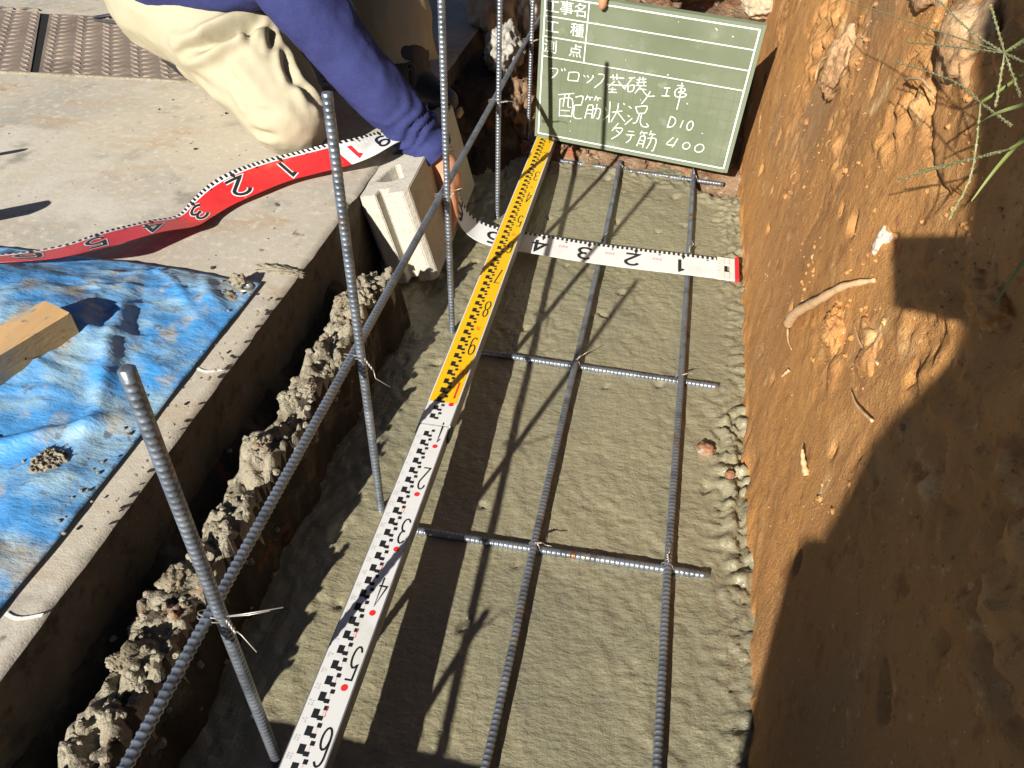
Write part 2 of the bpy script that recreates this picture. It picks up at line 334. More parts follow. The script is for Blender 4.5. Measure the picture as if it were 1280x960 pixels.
# a timber stop board carries the straight edge of that end
bm = bmesh.new(); box_bm(bm, (-.075, -.674, .09), (.68, .030, .222)); bmesh.ops.bevel(bm, geom=bm.edges[:], offset=.002, segments=1)
tag(bm_obj("stop_board", bm, M_WOOD), "sawn timber stop board across the near end of the trench", "board")

# ---- the ground out to the horizon
gx = np.array([-400, -120, -40, -14, -6, -3.02, .44, 3.05, 6, 14, 40, 120, 400.]); gy = np.array([-400, -120, -40, -14, -6, -3.1, 2.85, 6, 14, 40, 120, 400.])
V = []; F = []
for x in gx:
    for y in gy: V.append((x, y, .175 if x < .4 else (.74 if x < 30 else .175)))
for i in range(len(gx)-1):
    for j in range(len(gy)-1):
        cx = (gx[i]+gx[i+1])/2; cy = (gy[j]+gy[j+1])/2
        if -3.02 < cx < 3.05 and -3.1 < cy < 2.85: continue
        a = i*len(gy)+j; F.append((a, a+len(gy), a+len(gy)+1, a+1))
o = pydata("ground", V, F, M_GROUND, smooth=False, keep=True); o["kind"] = "structure"

# ---- loose bits that nobody could count
def scatter(name, pts, sizes, m, label, cat, seed=0, sub=1):
    parts = []
    for i, (p, s) in enumerate(zip(pts, sizes)):
        parts.append(rock_mesh(p, (s, s*rng.uniform(.7, 1.2), s*rng.uniform(.6, 1)), seed+i*1.37, sub, .35))
    V, F = merge(parts); o = pydata(name, V, F, m, smooth=False); tag(o, label, cat, kind="stuff"); return o
def bank_surface(y, z):
    i = np.clip(np.searchsorted(ysw, y), 0, len(ysw)-1); j = np.clip(((z+.06)/.0058).astype(int), 0, len(zw)-1); return Xw[i, j]
n = 900; yy = rng.uniform(-.2, 1.25, n); z_ = rng.uniform(.02, .70, n)**.9; kp = noise3(P3(yy*7, z_*9, yy*0)) > .12; yy = yy[kp]; z_ = z_[kp]; n = len(yy)
scatter("soil_specks", np.stack([bank_surface(yy, z_)+.0002, yy, z_], 1), rng.uniform(.0005, .0015, n)*(1+2.2*(rng.random(n) > .95)), M_SANDY, "pale grit specks stuck in the cut earth bank", "grit")
n = 420; yy = rng.uniform(-.1, .75, n); z_ = rng.uniform(.25, .68, n); kp = noise3(P3(yy*6+3, z_*8, yy*0)) > .15; yy = yy[kp]; z_ = z_[kp]; n = len(yy)
scatter("soil_crumbs", np.stack([bank_surface(yy, z_)+.0005, yy, z_], 1), rng.uniform(.0010, .0036, n)*(1+(rng.random(n) > .9)), M_SOIL, "brown crumbs of soil clinging to the cut earth bank", "soil crumbs", 50, 2)
n = 420; yy = rng.uniform(-.5, .5, n); xx = rng.normal(-.352, .022, n)
ix = np.clip(((xx+.455)/.0036).astype(int), 0, len(xl)-1); iy = np.clip(((yy+.80)/.0045).astype(int), 0, len(yl)-1)
scatter("mortar_crumbs", np.stack([xx, yy, zl[ix, iy]+.001], 1), rng.uniform(.0015, .006, n), M_MORTAR, "fine crumbs of mortar strewn over the trench ledge", "mortar crumbs", 90, 2)
n = 300; xx = rng.uniform(-.40, .25, n); yy = rng.uniform(1.16, 1.45, n)
ix = np.clip(((xx+.60)/.008).astype(int), 0, len(xf)-1); iy = np.clip(((yy-1.10)/.008).astype(int), 0, 99)
scatter("rubble_gravel", np.stack([xx, yy, zf[ix, iy]+.002], 1), rng.uniform(.003, .011, n), M_GRAVEL, "brown gravel and brick grit at the far end of the footing", "gravel", 120, 2)
n = 110; xx = rng.uniform(-1.3, -.45, n); yy = rng.uniform(.27, .9, n)
scatter("slab_grit", np.stack([xx, yy, xx*0+.2005], 1), rng.uniform(.0005, .0014, n)*(1+2.2*(rng.random(n) > .88)), M_LEDGE, "dark grit scattered on the dry concrete slab", "grit", 300)
n = 130; xx = rng.normal(-.50, .05, n); yy = rng.uniform(-.25, .24, n)
scatter("tarp_grit", np.stack([np.clip(xx, -.7, -.44), yy, xx*0+.2085], 1), rng.uniform(.0008, .0028, n), M_MUD, "bits of dry mud on the edge of the blue tarp", "grit", 400)

# larger single lumps on the ledge
LUMPS = [(-.352, .335, .026, "largest pale mortar lump on the ledge, nearest the hollow block's foot"), (-.374, .318, .020, "flat mortar lump on the ledge behind the upright bar at the block"), (-.366, .270, .020, "mortar lump on the ledge just past where the red tape's upright bar is tied"),
         (-.381, .10, .015, "small mortar lump on the slab side of the ledge, level with the timber"), (-.352, .11, .013, "small mortar lump on the ledge's trench side, level with the timber"), (-.362, -.02, .014, "mortar lump on the ledge level with the tarp's mud clump"),
         (-.376, -.22, .017, "round mortar lump on the ledge by the loose wire tail"), (-.386, -.275, .013, "small mortar lump on the ledge beyond the loose wire tail"), (-.372, -.33, .012, "small mortar lump on the ledge below the second chalk line")]
for i, (x, y, s, lab) in enumerate(LUMPS):
    jx = int((x+.455)/.0036); jy = int((y+.80)/.0045)
    v, f = rock_mesh((x, y, zl[jx, jy]-s*.10), (s*rng.uniform(.7, 1.1), s*rng.uniform(.8, 1.4), s*rng.uniform(.55, .8)), i*3.1+.4, 5, .30, 1.4, flat=.30)
    tag(pydata("mortar_lump", v, f, M_MORTAR), lab, "mortar lump", "mortar lumps along the trench ledge")

# ================================================================== REBAR
def rebar(name, path, label, group, rad=.0047, seg=12):
    P = [Vector(p) for p in path]
    pts = spline(P, 12) if len(P) > 2 else [P[0].lerp(P[1], k/10) for k in range(11)]
    cum = [0]
    for a, b in zip(pts, pts[1:]): cum.append(cum[-1]+(b-a).length)
    L = cum[-1]; pitch = .0066; n = int(L/pitch); V = []; F = []; ref = None
    def at(s):
        i = min(max(int(np.searchsorted(cum, s))-1, 0), len(pts)-2); t = (s-cum[i])/(cum[i+1]-cum[i]); return pts[i].lerp(pts[i+1], t), (pts[i+1]-pts[i]).normalized()
    rings = [(0, rad*.55), (0.0004, rad)]
    for k in range(n):
        s0 = k*pitch+.0012; rings += [(s0+.0010, rad), (s0+.0019, rad+.00085), (s0+.0029, rad+.00085), (s0+.0038, rad)]
    rings += [(L-.0004, rad), (L, rad*.55)]
    for s, r in rings:
        p, t = at(min(max(s, 0), L))
        if ref is None: ref = t.orthogonal().normalized()
        ref = (ref-t*ref.dot(t)).normalized(); b = t.cross(ref)
        for k in range(seg):
            a = 2*math.pi*k/seg; rr = rad+.0010 if (k in (0, seg//2) and .0002 < s < L-.0002) else r
            V.append(p+(ref*math.cos(a)+b*math.sin(a))*rr)
    nr = len(rings)
    for i in range(nr-1):
        for k in range(seg): F.append((i*seg+k, i*seg+(k+1) % seg, (i+1)*seg+(k+1) % seg, (i+1)*seg+k))
    F.append(tuple(range(seg))[::-1]); F.append(tuple(range((nr-1)*seg, nr*seg)))
    return tag(pydata(name, V, F, M_REBAR), label, "rebar", group)

VB = [(-.208, -.690, .322), (-.216, -.346, .570), (-.224, .020, .604), (-.232, .447, .635), (-.240, .871, .62), (-.248, 1.279, .60)]
VL = ["upright rebar beside the timber stop board at the near end",
      "upright rebar with its cut end standing in front of the blue tarp",
      "upright rebar whose cut end crosses the red tape and the kneeling worker's thigh",
      "upright rebar in front of the worker's gripping hand and the hollow block",
      "upright rebar between the hollow block and the yellow end of the staff",
      "upright rebar beside the left edge of the green board"]
for (x, y, h), l in zip(VB, VL):
    rebar("upright_rebar", [(x, y, -.03), (x+rng.uniform(-.001, .001), y, h*.5), (x, y, h)], l, "upright bars of the footing cage")
HB = []
for k, (x, y, h) in enumerate(VB):
    zh = .308-.010*k; HB.append((x-.0105, y, zh))
rebar("tied_rebar", [(-.2105, -1.05, .318)]+HB[0:]+[(-.262, 1.62, .245)], "horizontal rebar tied across all the upright bars above the ledge", "lengthwise bars of the footing cage")
LX = {}
rebar("footing_rebar", [(-.001, -.60, .0172), (.002, -.2, .0172), (0, 0, .0168), (.001, .395, .0172), (.003, .8, .0168), (.000, 1.19, .0175)], "lengthwise rebar down the middle of the footing, nearer the staff", "lengthwise bars of the footing cage")
rebar("footing_rebar", [(.184, -.60, .0172), (.182, -.2, .0172), (.180, 0, .0168), (.181, .395, .0172), (.180, .8, .0168), (.179, 1.185, .0175)], "lengthwise rebar on the footing along the earth bank", "lengthwise bars of the footing cage")
CB = [(-.006, .006, -.172, .236), (.398, .398, -.168, .245), (.812, .797, -.15, .232), (1.180, 1.152, -.155, .252)]
CLB = ["cross rebar on the footing whose left end meets the white length of staff", "cross rebar on the footing whose left end meets the numeral nine of the staff",
       "cross rebar on the footing lying along the white tape's ticked edge", "cross rebar on the footing under the bottom edge of the green board"]
for (ya, yb, xa, xb), l in zip(CB, CLB):
    rebar("cross_rebar", [(xa, ya, .0072), ((xa+xb)/2, (ya+yb)/2, .0066), (xb, yb, .0070)], l, "cross bars of the footing cage")

# ---- tie wires: a twisted loop round each crossing with a pigtail
def tie(center, a1, a2, r1, r2_, label, tail=.03, seed=0, cat="wire tie", lift=Vector((0, 0, 1))):
    c = Vector(center); a1 = Vector(a1).normalized(); a2 = Vector(a2).normalized(); parts = []
    n = a1.cross(a2).normalized()
    if n.dot(lift) < 0: n = -n
    r = r1+.0012
    for off in (-.0018, .0018):
        ring = []
        dg = (a1+a2).normalized(); sd = dg.cross(n).normalized()
        for k in range(15):
            t = 2*math.pi*k/14; ring.append(c + sd*math.cos(t)*(r*1.45) + n*(math.sin(t)*(r*2.05)-.004) + dg*(off+math.cos(t)*.001))
        parts.append(tube(ring, .0006, 5))
    rn = random.Random(seed); tw = [c+n*(r*2.0-.004)]
    dirv = (sd*rn.uniform(-1, 1)+dg*rn.uniform(-.6, .6)+n*.55).normalized()
    for k in range(1, 13):
        t = k/12; tw.append(tw[0]+dirv*tail*.55*t + (sd*math.cos(t*26)+dg*math.sin(t*26))*.0014)
    parts.append(tube(tw, .0011, 5))
    e = tw[-1]; parts.append(tube([e, e+dirv*tail*.35+Vector((rn.uniform(-.006, .006), rn.uniform(-.006, .006), -.002)), e+dirv*tail*.8+Vector((rn.uniform(-.01, .01), rn.uniform(-.01, .01), -.006))], .0006, 5))
    V, F = merge(parts); return tag(pydata("tie_wire", V, F, M_WIRE), label, cat, "wire ties at the bar crossings")
xn_ = ["white length of staff", "numeral nine of the staff", "white tape", "green board"]
names_far = ["beside the white staff", "by the staff's numeral nine", "at the white tape's edge", "under the green board"]
for j, (ya, yb, xa, xb) in enumerate(CB):
    for i, x in enumerate((.001, .180)):
        y = ya+(yb-ya)*(x-xa)/(xb-xa)
        tie((x, y, .0125), (0, 1, 0), (1, (yb-ya)/(xb-xa), 0), .005, .005, f"wire tie on the {'middle' if i == 0 else 'bank-side'} lengthwise bar, {names_far[j]}", .022, j*5+i)
tl = ["upright bar by the stop board", "upright bar standing before the blue tarp", "upright bar that crosses the red tape", "upright bar before the worker's hand", "upright bar between block and yellow staff", "upright bar beside the green board"]
for k, ((x, y, h), l) in enumerate(zip(VB, tl)):
    tie((x-.005, y, HB[k][2]-.003), (0, 1, -.02), (0, 0, 1), .005, .005, "wire tie holding the horizontal bar to the "+l, .03, 40+k, lift=Vector((1, -.4, .3)))
# long loose tail on the tie before the tarp
tp = Vector((-.214, -.346, .298)); V, F = merge([tube([tp, tp+Vector((.018, .004, .004)), tp+Vector((.050, .012, .012))], .0006, 5), tube([tp+Vector((0, .001, -.002)), tp+Vector((.020, .006, .0)), tp+Vector((.038, .010, .006))], .0006, 5)])
tag(pydata("loose_wire", V, F, M_WIRE), "long loose wire tail at the tie before the blue tarp", "wire")

# ================================================================== STROKE LETTERING (flat print)
def strip2d(pl, w):
    """mitred flat strip for a 2-D polyline -> verts2d, quads"""
    P = np.array(pl, float); n = len(P); V = []
    for i in range(n):
        a = P[i]-P[i-1] if i > 0 else P[1]-P[0]; b = P[i+1]-P[i] if i < n-1 else P[-1]-P[-2]
        a = a/(np.linalg.norm(a)+1e-9); b = b/(np.linalg.norm(b)+1e-9); t = a+b; t = t/(np.linalg.norm(t)+1e-9) if np.linalg.norm(t) > .2 else b
        nn = np.array([-t[1], t[0]]); k = 1/max(.5, abs(nn @ np.array([-b[1], b[0]])))
        V += [P[i]+nn*w/2*k, P[i]-nn*w/2*k]
    return V, [(2*i, 2*i+1, 2*i+3, 2*i+2) for i in range(n-1)]
def arc(cx, cy, rx, ry, a0, a1, n=9):
    return [(cx+rx*math.cos(math.radians(a0+(a1-a0)*k/(n-1))), cy+ry*math.sin(math.radians(a0+(a1-a0)*k/(n-1)))) for k in range(n)]
DG = {  # unit box 0..1 x 0..1
 '0': [arc(.5, .68, .42, .30, 0, 180)+arc(.5, .32, .42, .30, 180, 360)+[(.92, .68)]],
 '1': [[(.28, .84), (.55, 1), (.55, 0)]],
 '2': [arc(.5, .72, .42, .27, 165, -20)+[(.08, 0), (.95, 0)]],
 '3': [arc(.48, .74, .40, .25, 150, -90)+[(.38, .49)]+[(.48, .49)]+arc(.48, .26, .44, .26, 90, -150)],
 '4': [[(.70, 0), (.70, 1), (.05, .30), (.98, .30)]],
 '5': [[(.90, 1), (.18, 1), (.14, .56)]+arc(.5, .33, .42, .32, 130, -150, 12)],
 '6': [[(.85, .88)]+arc(.5, .72, .42, .27, 60, 180)+arc(.5, .29, .42, .28, 180, 540, 16)],
 '7': [[(.05, 1), (.95, 1), (.35, 0)]],
 '8': [arc(.5, .76, .36, .24, 270, -90, 14), arc(.5, .27, .43, .27, 90, 450, 14)],
 '9': [arc(.5, .70, .42, .28, 0, 360, 16)+arc(.5, .28, .42, .27, 0, -140)],
 'm': [[(.05, 0), (.05, .7)], [(.05, .5)]+arc(.27, .5, .22, .2, 180, 0)+[(.49, 0)], [(.49, .5)]+arc(.71, .5, .22, .2, 180, 0)+[(.93, 0)]]}
class Print:
    """collects flat shapes in a surface's own (s,w) coordinates and maps them on the surface"""
    def __init__(self, fn): self.fn = fn; self.V = []; self.F = []; self.k = 0
    def poly(self, V2, F, lift=0):
        n = len(self.V); self.k += 1; eps = lift+.00002*(self.k % 7)
        for a in V2: self.V.append(self.fn(a[0], a[1], eps))
        self.F += [tuple(i+n for i in f) for f in F]
    def rect(self, s0, s1, w0, w1, ns=1, lift=0):
        V2 = []; F = []
        for i in range(ns+1):
            s = s0+(s1-s0)*i/ns; V2 += [(s, w0), (s, w1)]
        self.poly(V2, [(2*i, 2*i+1, 2*i+3, 2*i+2) for i in range(ns)], lift)
    def glyph(self, ch, ox, oy, ux, uy, wid, lift=0):
        """ox,oy origin; ux = width vector, uy = height vector (in s,w)"""
        for pl in DG[ch]:
            P = [(ox+ux[0]*a+uy[0]*b, oy+ux[1]*a+uy[1]*b) for a, b in pl]
            v, f = strip2d(P, wid); self.poly(v, f, lift)
    def build(self, name, m, parent):
        return pydata(name, self.V, self.F, m, parent, smooth=False)

# ================================================================== LEVELLING STAFF
A0 = Vector((-.1945, 1.292, .041)); B0 = Vector((-.158, -.50, .117)); SD = (B0-A0).normalized(); SW = SD.cross(Vector((0, 0, 1))).normalized()
if SW.x < 0: SW = -SW
SN = SW.cross(SD).normalized()
if SN.z < 0: SN = -SN
def sdist(s): return 1.122*s if s < 1 else 1.122+.93*(s-1)
staff = tag(empty("measuring_staff", A0+Vector((0, 0, -.02))), "long telescopic measuring staff, yellow at one end and white at the other", "staff")
JD = sdist(1.055); ED = 1.86
def staff_body(name, d0, d1, wd, hh, zo, m):
    bm = bmesh.new(); c = A0+SD*(d0+d1)/2+SN*(zo-hh/2); R = Matrix((SW, SD, SN)).transposed()
    box_bm(bm, c, (wd, d1-d0, hh), R); bmesh.ops.bevel(bm, geom=bm.edges[:], offset=.0018, segments=2); return bm_obj(name, bm, m, staff)
staff_body("staff_section", -.02, JD, .0465, .026, 0, M_ALU)
staff_body("staff_section", JD-.03, ED, .0435, .0225, -.0016, M_ALU)
staff_body("joint_clip", JD-.010, JD+.016, .0500, .012, -.006, M_GREYT)
def wid(d): return .0465 if d < JD else .0435
def staff_fn(s, w, eps):
    d = sdist(s); return A0+SD*d+SW*(w*wid(d))+SN*(.0004+eps-(.0016 if d > JD else 0))
def face(name, s0, s1, m, w0=-.47, w1=.47, lift=0):
    p = Print(staff_fn); p.rect(s0, s1, w0, w1, 4, lift); return p.build(name, m, staff)
face("white_backing", -.005, 1.0, M_WHITE, -.485, .485, -.0002)
yf_ = face("yellow_face", -.005, .9995, M_YELLOW, -.45, .45)
face("white_face", 1.0, 1.0546, M_WHITE); face("white_face", 1.0556, 1.77, M_WHITE)
LB = .0002
pk = Print(staff_fn); pg = Print(staff_fn); pr = Print(staff_fn); pp_ = Print(staff_fn); po = Print(staff_fn)
for k in range(1, 88):
    s = k*.02
    if abs(s-1.055) < .012: continue
    pk.rect(s-.0105, s, -.24, -.085, lift=LB); pk.rect(s-.0155, s-.0105, -.02, .085, lift=LB); pk.rect(s-.0035, s+.0015, -.085, .045, lift=LB)
    pp_.rect(s-.0100, s-.0040, .0, .012, lift=LB)
    for ch, off in zip("%02d" % (int(round(s*100)) % 100), (0, .075)):
        if s > 1: pg.glyph(ch, s+.001, -.30-off, (0, -.055), (.0055, 0), .0007, LB)
for k in range(1, 17):
    s = k*.1; dg = str(k % 10)
    if k == 10: continue
    pk.glyph(dg, s-.056, .40, (0, -.28), (.045, 0), .0030 if k > 10 else .0026, LB) if False else None
# numerals (drawn in metres so that strokes keep their width)
def staff_num(ch, s_base, hgt, w_right, w_width, wid_m, P):
    for pl in DG[ch]:
        pts = []
        for a, b in pl: pts.append((s_base+hgt*b, (w_right-w_width*a)))
        q = [(sdist(x), y*.045) for x, y in pts]; v, f = strip2d(q, wid_m)
        n = len(P.V); P.k += 1
        for d, y in v: P.V.append(A0+SD*d+SW*y+SN*(.0004+LB+.00002*(P.k % 7)-(.0016 if d > JD else 0)))
        P.F += [tuple(i+n for i in g) for g in f]
for k in range(1, 17):
    if k == 10: continue
    pd = Print(staff_fn); staff_num(str(k % 10), k*.1-.053, .043, .40, .23, .0022, pd); pd.build("numeral", M_BLACK, staff)
    if k > 10:
        c = [(k*.1+.0042*math.cos(t), .27+.085*math.sin(t)) for t in np.linspace(0, 2*math.pi, 15)[:-1]]; pd = Print(staff_fn); pd.poly(c, [tuple(range(14))], LB); pd.build("red_dot", M_REDP, staff)
        if k in (13, 14, 15, 16): staff_num('1', k*.1-.075, .012, .10, .07, .0008, pr)
staff_num('1', .955, .034, .36, .10, .0028, pr); staff_num('m', .925, .016, .42, .26, .0016, po)
for k in (3, 5, 8): staff_num('m', k*.1+.018, .012, .30, .12, .0010, po)
c = [(1.003+.0045*math.cos(t), .28+.085*math.sin(t)) for t in np.linspace(0, 2*math.pi, 15)[:-1]]; pr.poly(c, [tuple(range(14))], LB)
tag(pk.build("graduation_marks", M_BLACK, staff), kind="stuff"); tag(pg.build("small_numbers", M_GREYP, staff), kind="stuff"); tag(pr.build("red_marks", M_REDP, staff), kind="stuff"); tag(pp_.build("pink_marks", M_PINKP, staff), kind="stuff")
tag(po.build("orange_marks", mat("orange_print", (.75, .16, .01), .5), staff), kind="stuff")

# ================================================================== RIBBON TAPE
TK = [(.266, .781, .0262), (.17, .781, .0262), (.07, .779, .0262), (-.03, .780, .0262), (-.13, .786, .027), (-.22, .788, .030), (-.272, .795, .042), (-.300, .800, .072), (-.311, .802, .12), (-.322, .803, .185), (-.336, .802, .232), (-.375, .790, .243),
      (-.434, .758, .236), (-.471, .695, .243), (-.519, .653, .242), (-.571, .624, .233), (-.617, .585, .23), (-.653, .53, .23), (-.677, .489, .222), (-.688, .443, .213), (-.691, .396, .209), (-.713, .348, .222), (-.741, .279, .238), (-.76, .228, .245), (-.793, .199, .245), (-.841, .174, .245), (-.93, .15, .24), (-1.05, .13, .23)]
NR = [(.266, .705, .0262), (.173, .704, .0262), (.071, .702, .0262), (-.029, .703, .0262), (-.127, .709, .027), (-.215, .713, .029), (-.262, .722, .038), (-.290, .726, .066), (-.305, .727, .12), (-.317, .727, .185), (-.330, .727, .236), (-.355, .722, .247),
      (-.392, .696, .243), (-.421, .64, .238), (-.458, .611, .228), (-.51, .583, .219), (-.556, .545, .215), (-.593, .487, .213), (-.616, .447, .211), (-.628, .398, .213), (-.631, .353, .221), (-.658, .299, .237), (-.69, .226, .251), (-.711, .175, .264), (-.742, .149, .267), (-.791, .124, .27), (-.88, .10, .265), (-1.0, .08, .25)]
T_ = spline(TK, 8); N_ = spline(NR, 8); mid = [(a+b)/2 for a, b in zip(T_, N_)]; tc_ = [0]
for a, b in zip(mid, mid[1:]): tc_.append(tc_[-1]+(b-a).length)
KS = 1.0/tc_[14*8]                       # the red length begins over the slab
def tape_fn(s, w, eps):
    d = s/KS; i = min(max(int(np.searchsorted(tc_, d))-1, 0), len(mid)-2); t = (d-tc_[i])/(tc_[i+1]-tc_[i])
    a = T_[i].lerp(T_[i+1], t); b = N_[i].lerp(N_[i+1], t); n = (T_[i+1]-T_[i]+N_[i+1]-N_[i]).cross(b-a).normalized()
    if i < 7*8 or i > 11*8: n = n if n.z > 0 else -n
    else: n = n if n.x+n.z > 0 else -n
    return a.lerp(b, w)+n*eps
tape = tag(empty("measuring_tape", (.266, .742, .02)), "ribbon measuring tape, white across the footing, red over the slab", "tape")
def ribbon(name, s0, s1, m, w0=0., w1=1., lift=0., th=.0007):
    n = max(4, int((s1-s0)/.008)); V = []; F = []
    for i in range(n+1):
        s = s0+(s1-s0)*i/n
        V += [tape_fn(s, w0, lift), tape_fn(s, (w0+w1)/2, lift), tape_fn(s, w1, lift), tape_fn(s, w1, lift-th), tape_fn(s, (w0+w1)/2, lift-th), tape_fn(s, w0, lift-th)]
    for i in range(n):
        for k in range(6): F.append((6*i+k, 6*i+(k+1) % 6, 6*i+6+(k+1) % 6, 6*i+6+k))
    F += [(0, 1, 2, 3, 4, 5)[::-1], tuple(6*n+k for k in range(6))]
    return pydata(name, V, F, m, tape, smooth=False)
SE = tc_[-1]*KS
ribbon("white_length", 0.03, 1.0, M_TAPEW); ribbon("red_length", 1.0, SE-.002, M_RED)
ribbon("white_tick_band", 1.0, SE-.004, M_TAPEW, .0, .17, .0003, .0002)
pk = Print(tape_fn); pw = Print(tape_fn); pn = Print(tape_fn)
kmax = int(SE/.01)-1
for k in range(3, kmax):
    s = k*.01
    pk.rect(s-.0025, s+.0025, .0, .13, lift=.0005)
    if k % 10 == 0: pk.poly([(s-.005, .10), (s+.005, .10), (s+.0, .30)], [(0, 1, 2)], .0006)
    elif k % 10 == 5: pk.poly([(s-.003, .17), (s+.003, .17), (s, .24)], [(0, 1, 2)], .0006)
def tape_num(P, ch, s_c, wdt, w0, w1, width, lift):
    WD = .076
    for pl in DG[ch]:
        q = [(s_c-wdt/2+wdt*a, (w0+(w1-w0)*b)*WD) for a, b in pl]
        q2 = [q[0]]
        for a, b in zip(q, q[1:]):
            n = max(1, int(math.hypot(b[0]-a[0], b[1]-a[1])/.006))
            for j in range(1, n+1): q2.append((a[0]+(b[0]-a[0])*j/n, a[1]+(b[1]-a[1])*j/n))
        v, f = strip2d(q2, width); P.poly([(a, b/WD) for a, b in v], f, lift)
for k in range(1, int(SE*10)):
    if k == 10: continue
    s = k*.1+.006; ch = str(k % 10)
    if k > 10: pw = Print(tape_fn); tape_num(pw, ch, s, .036, .28, .86, .0118, .0005); pw.build("numeral_outline", M_TAPEW, tape)
    pd = Print(tape_fn); tape_num(pd, ch, s, .036 if k > 10 else .031, .28 if k > 10 else .32, .86, .0068, .0008); pd.build("numeral", M_BLACK, tape)
tape_num(pn, '1', .972, .030, .30, .80, .0085, .0006)
pp_ = Print(tape_fn)
for k in (.145, .245, .345):
    for j in range(5): pp_.rect(k+.004*j, k+.004*j+.0028, .36+.03*(j % 2), .46+.03*((j+1) % 2), lift=.0005)
tag(pk.build("tick_marks", M_BLACK, tape), kind="stuff"); pn.build("red_metre_numeral", M_REDP, tape); tag(pp_.build("pink_print", M_PINKP, tape), kind="stuff")
bm = bmesh.new()   # end plate with its slot
for c, s in (((.2655, .742, .0275), (.010, .079, .003)), ((.243, .742, .0275), (.014, .079, .003)), ((.2558, .7685, .0275), (.0106, .026, .003)), ((.2558, .7155, .0275), (.0106, .026, .003))): box_bm(bm, c, s)
bm_obj("end_plate", bm, mat("tape_end_plastic", (.74, .70, .62), .5), tape)
bm = bmesh.new(); box_bm(bm, (.2745, .742, .0285), (.008, .083, .007)); bmesh.ops.bevel(bm, geom=bm.edges[:], offset=.002, segments=2); bm_obj("end_stop", bm, M_REDP, tape)
V = []
for (x, y) in ((.239, .755), (.239, .728), (.262, .722)):
    v, f = tube([(x, y, .0288), (x, y, .0296)], .0016, 8); V.append((v, f))
v, f = merge(V); tag(pydata("rivets", v, f, M_GREYP, tape), kind="stuff")

# ================================================================== GREEN BOARD
BO = Vector((.021, 1.110, .076)); BW, BH = .458, .341
BU = Vector((.99445, -.09571, -.04377)); BD = Vector((.10111, .98424, .14508)); BV = Vector((.02919, -.1487, .98845))
board = tag(empty("site_board", BO), "green chalk signboard with white ruled lines and Japanese writing", "board")
RB = Matrix((BU, BD, BV)).transposed()
bm = bmesh.new(); box_bm(bm, BO+BV*BH/2+BD*.006, (BW, .012, BH), RB); bmesh.ops.bevel(bm, geom=bm.edges[:], offset=.0015, segments=2); bm_obj("panel", bm, [M_BOARD], board)
bm = bmesh.new()
for s in (-1, 1):
    box_bm(bm, BO+BU*s*(BW/2-.0035)+BV*BH/2-BD*.0008, (.0066, .0022, BH-.004), RB); box_bm(bm, BO+BV*(BH/2+s*(BH/2-.0035))-BD*.0007, (BW-.017, .0020, .0066), RB)
bm_obj("rim", bm, M_BEDGE, board)
def board_fn(u, v, eps): return BO+BU*u+BV*v-BD*(.0004+eps)
def board_line(P, pts, w, lift=.0):
    v, f = strip2d(pts, w); P.poly(v, f, lift)
gl = Print(board_fn)
for k in range(1, 19): gl.rect(-.222+k*.0236-.0004, -.222+k*.0236+.0004, .012, .200)
for k in range(1, 9): gl.rect(-.222, .214, .010+k*.0236-.0004, .010+k*.0236+.0004, lift=.0001)
tag(gl.build("ruled_grid", M_GRIDL, board), kind="stuff")
pl = Print(board_fn)
L0, L1_, R0_, T0, B0_ = -.2205, -.2205, .2185, .3315, .0105
for pts in ([(L0, B0_), (L0, T0)], [(R0_, B0_), (R0_, T0)]): board_line(pl, pts, .0032, .0002)
for yv in (B0_, T0): board_line(pl, [(L0-.0016, yv), (R0_+.0016, yv)], .0032, .0003)
for yv in (.290, .246, .2015): board_line(pl, [(L0, yv), (R0_, yv)], .0024, .0004)
board_line(pl, [(-.127, .2015), (-.127, T0)], .0022, .0005)
tag(pl.build("white_lines", M_PAINTW, board), kind="stuff")
def font_text(body, cx, cy, size, name):
    cu = bpy.data.curves.new(name, 'FONT'); cu.body = body; cu.align_x = 'CENTER'; cu.align_y = 'CENTER'; cu.size = size; cu.resolution_u = 3
    to = bpy.data.objects.new(name, cu); COL.objects.link(to); dg = bpy.context.evaluated_depsgraph_get(); me = bpy.data.meshes.new_from_object(to.evaluated_get(dg))
    v = [board_fn(cx+q.co.x, cy+q.co.y, .0006) for q in me.vertices]; f = [tuple(p.vertices) for p in me.polygons]
    bpy.data.objects.remove(to); bpy.data.curves.remove(cu)
    return v, f
for t, x, y in (("工", -.2035, .3095), ("事", -.1735, .3105), ("名", -.1435, .3105), ("工", -.2015, .267), ("種", -.1475, .268), ("測", -.2030, .223), ("点", -.1475, .223)):
    v, f = font_text(t, x, y, .031, "t"); pydata("printed_character", v, f, M_PAINTW, board, smooth=False)
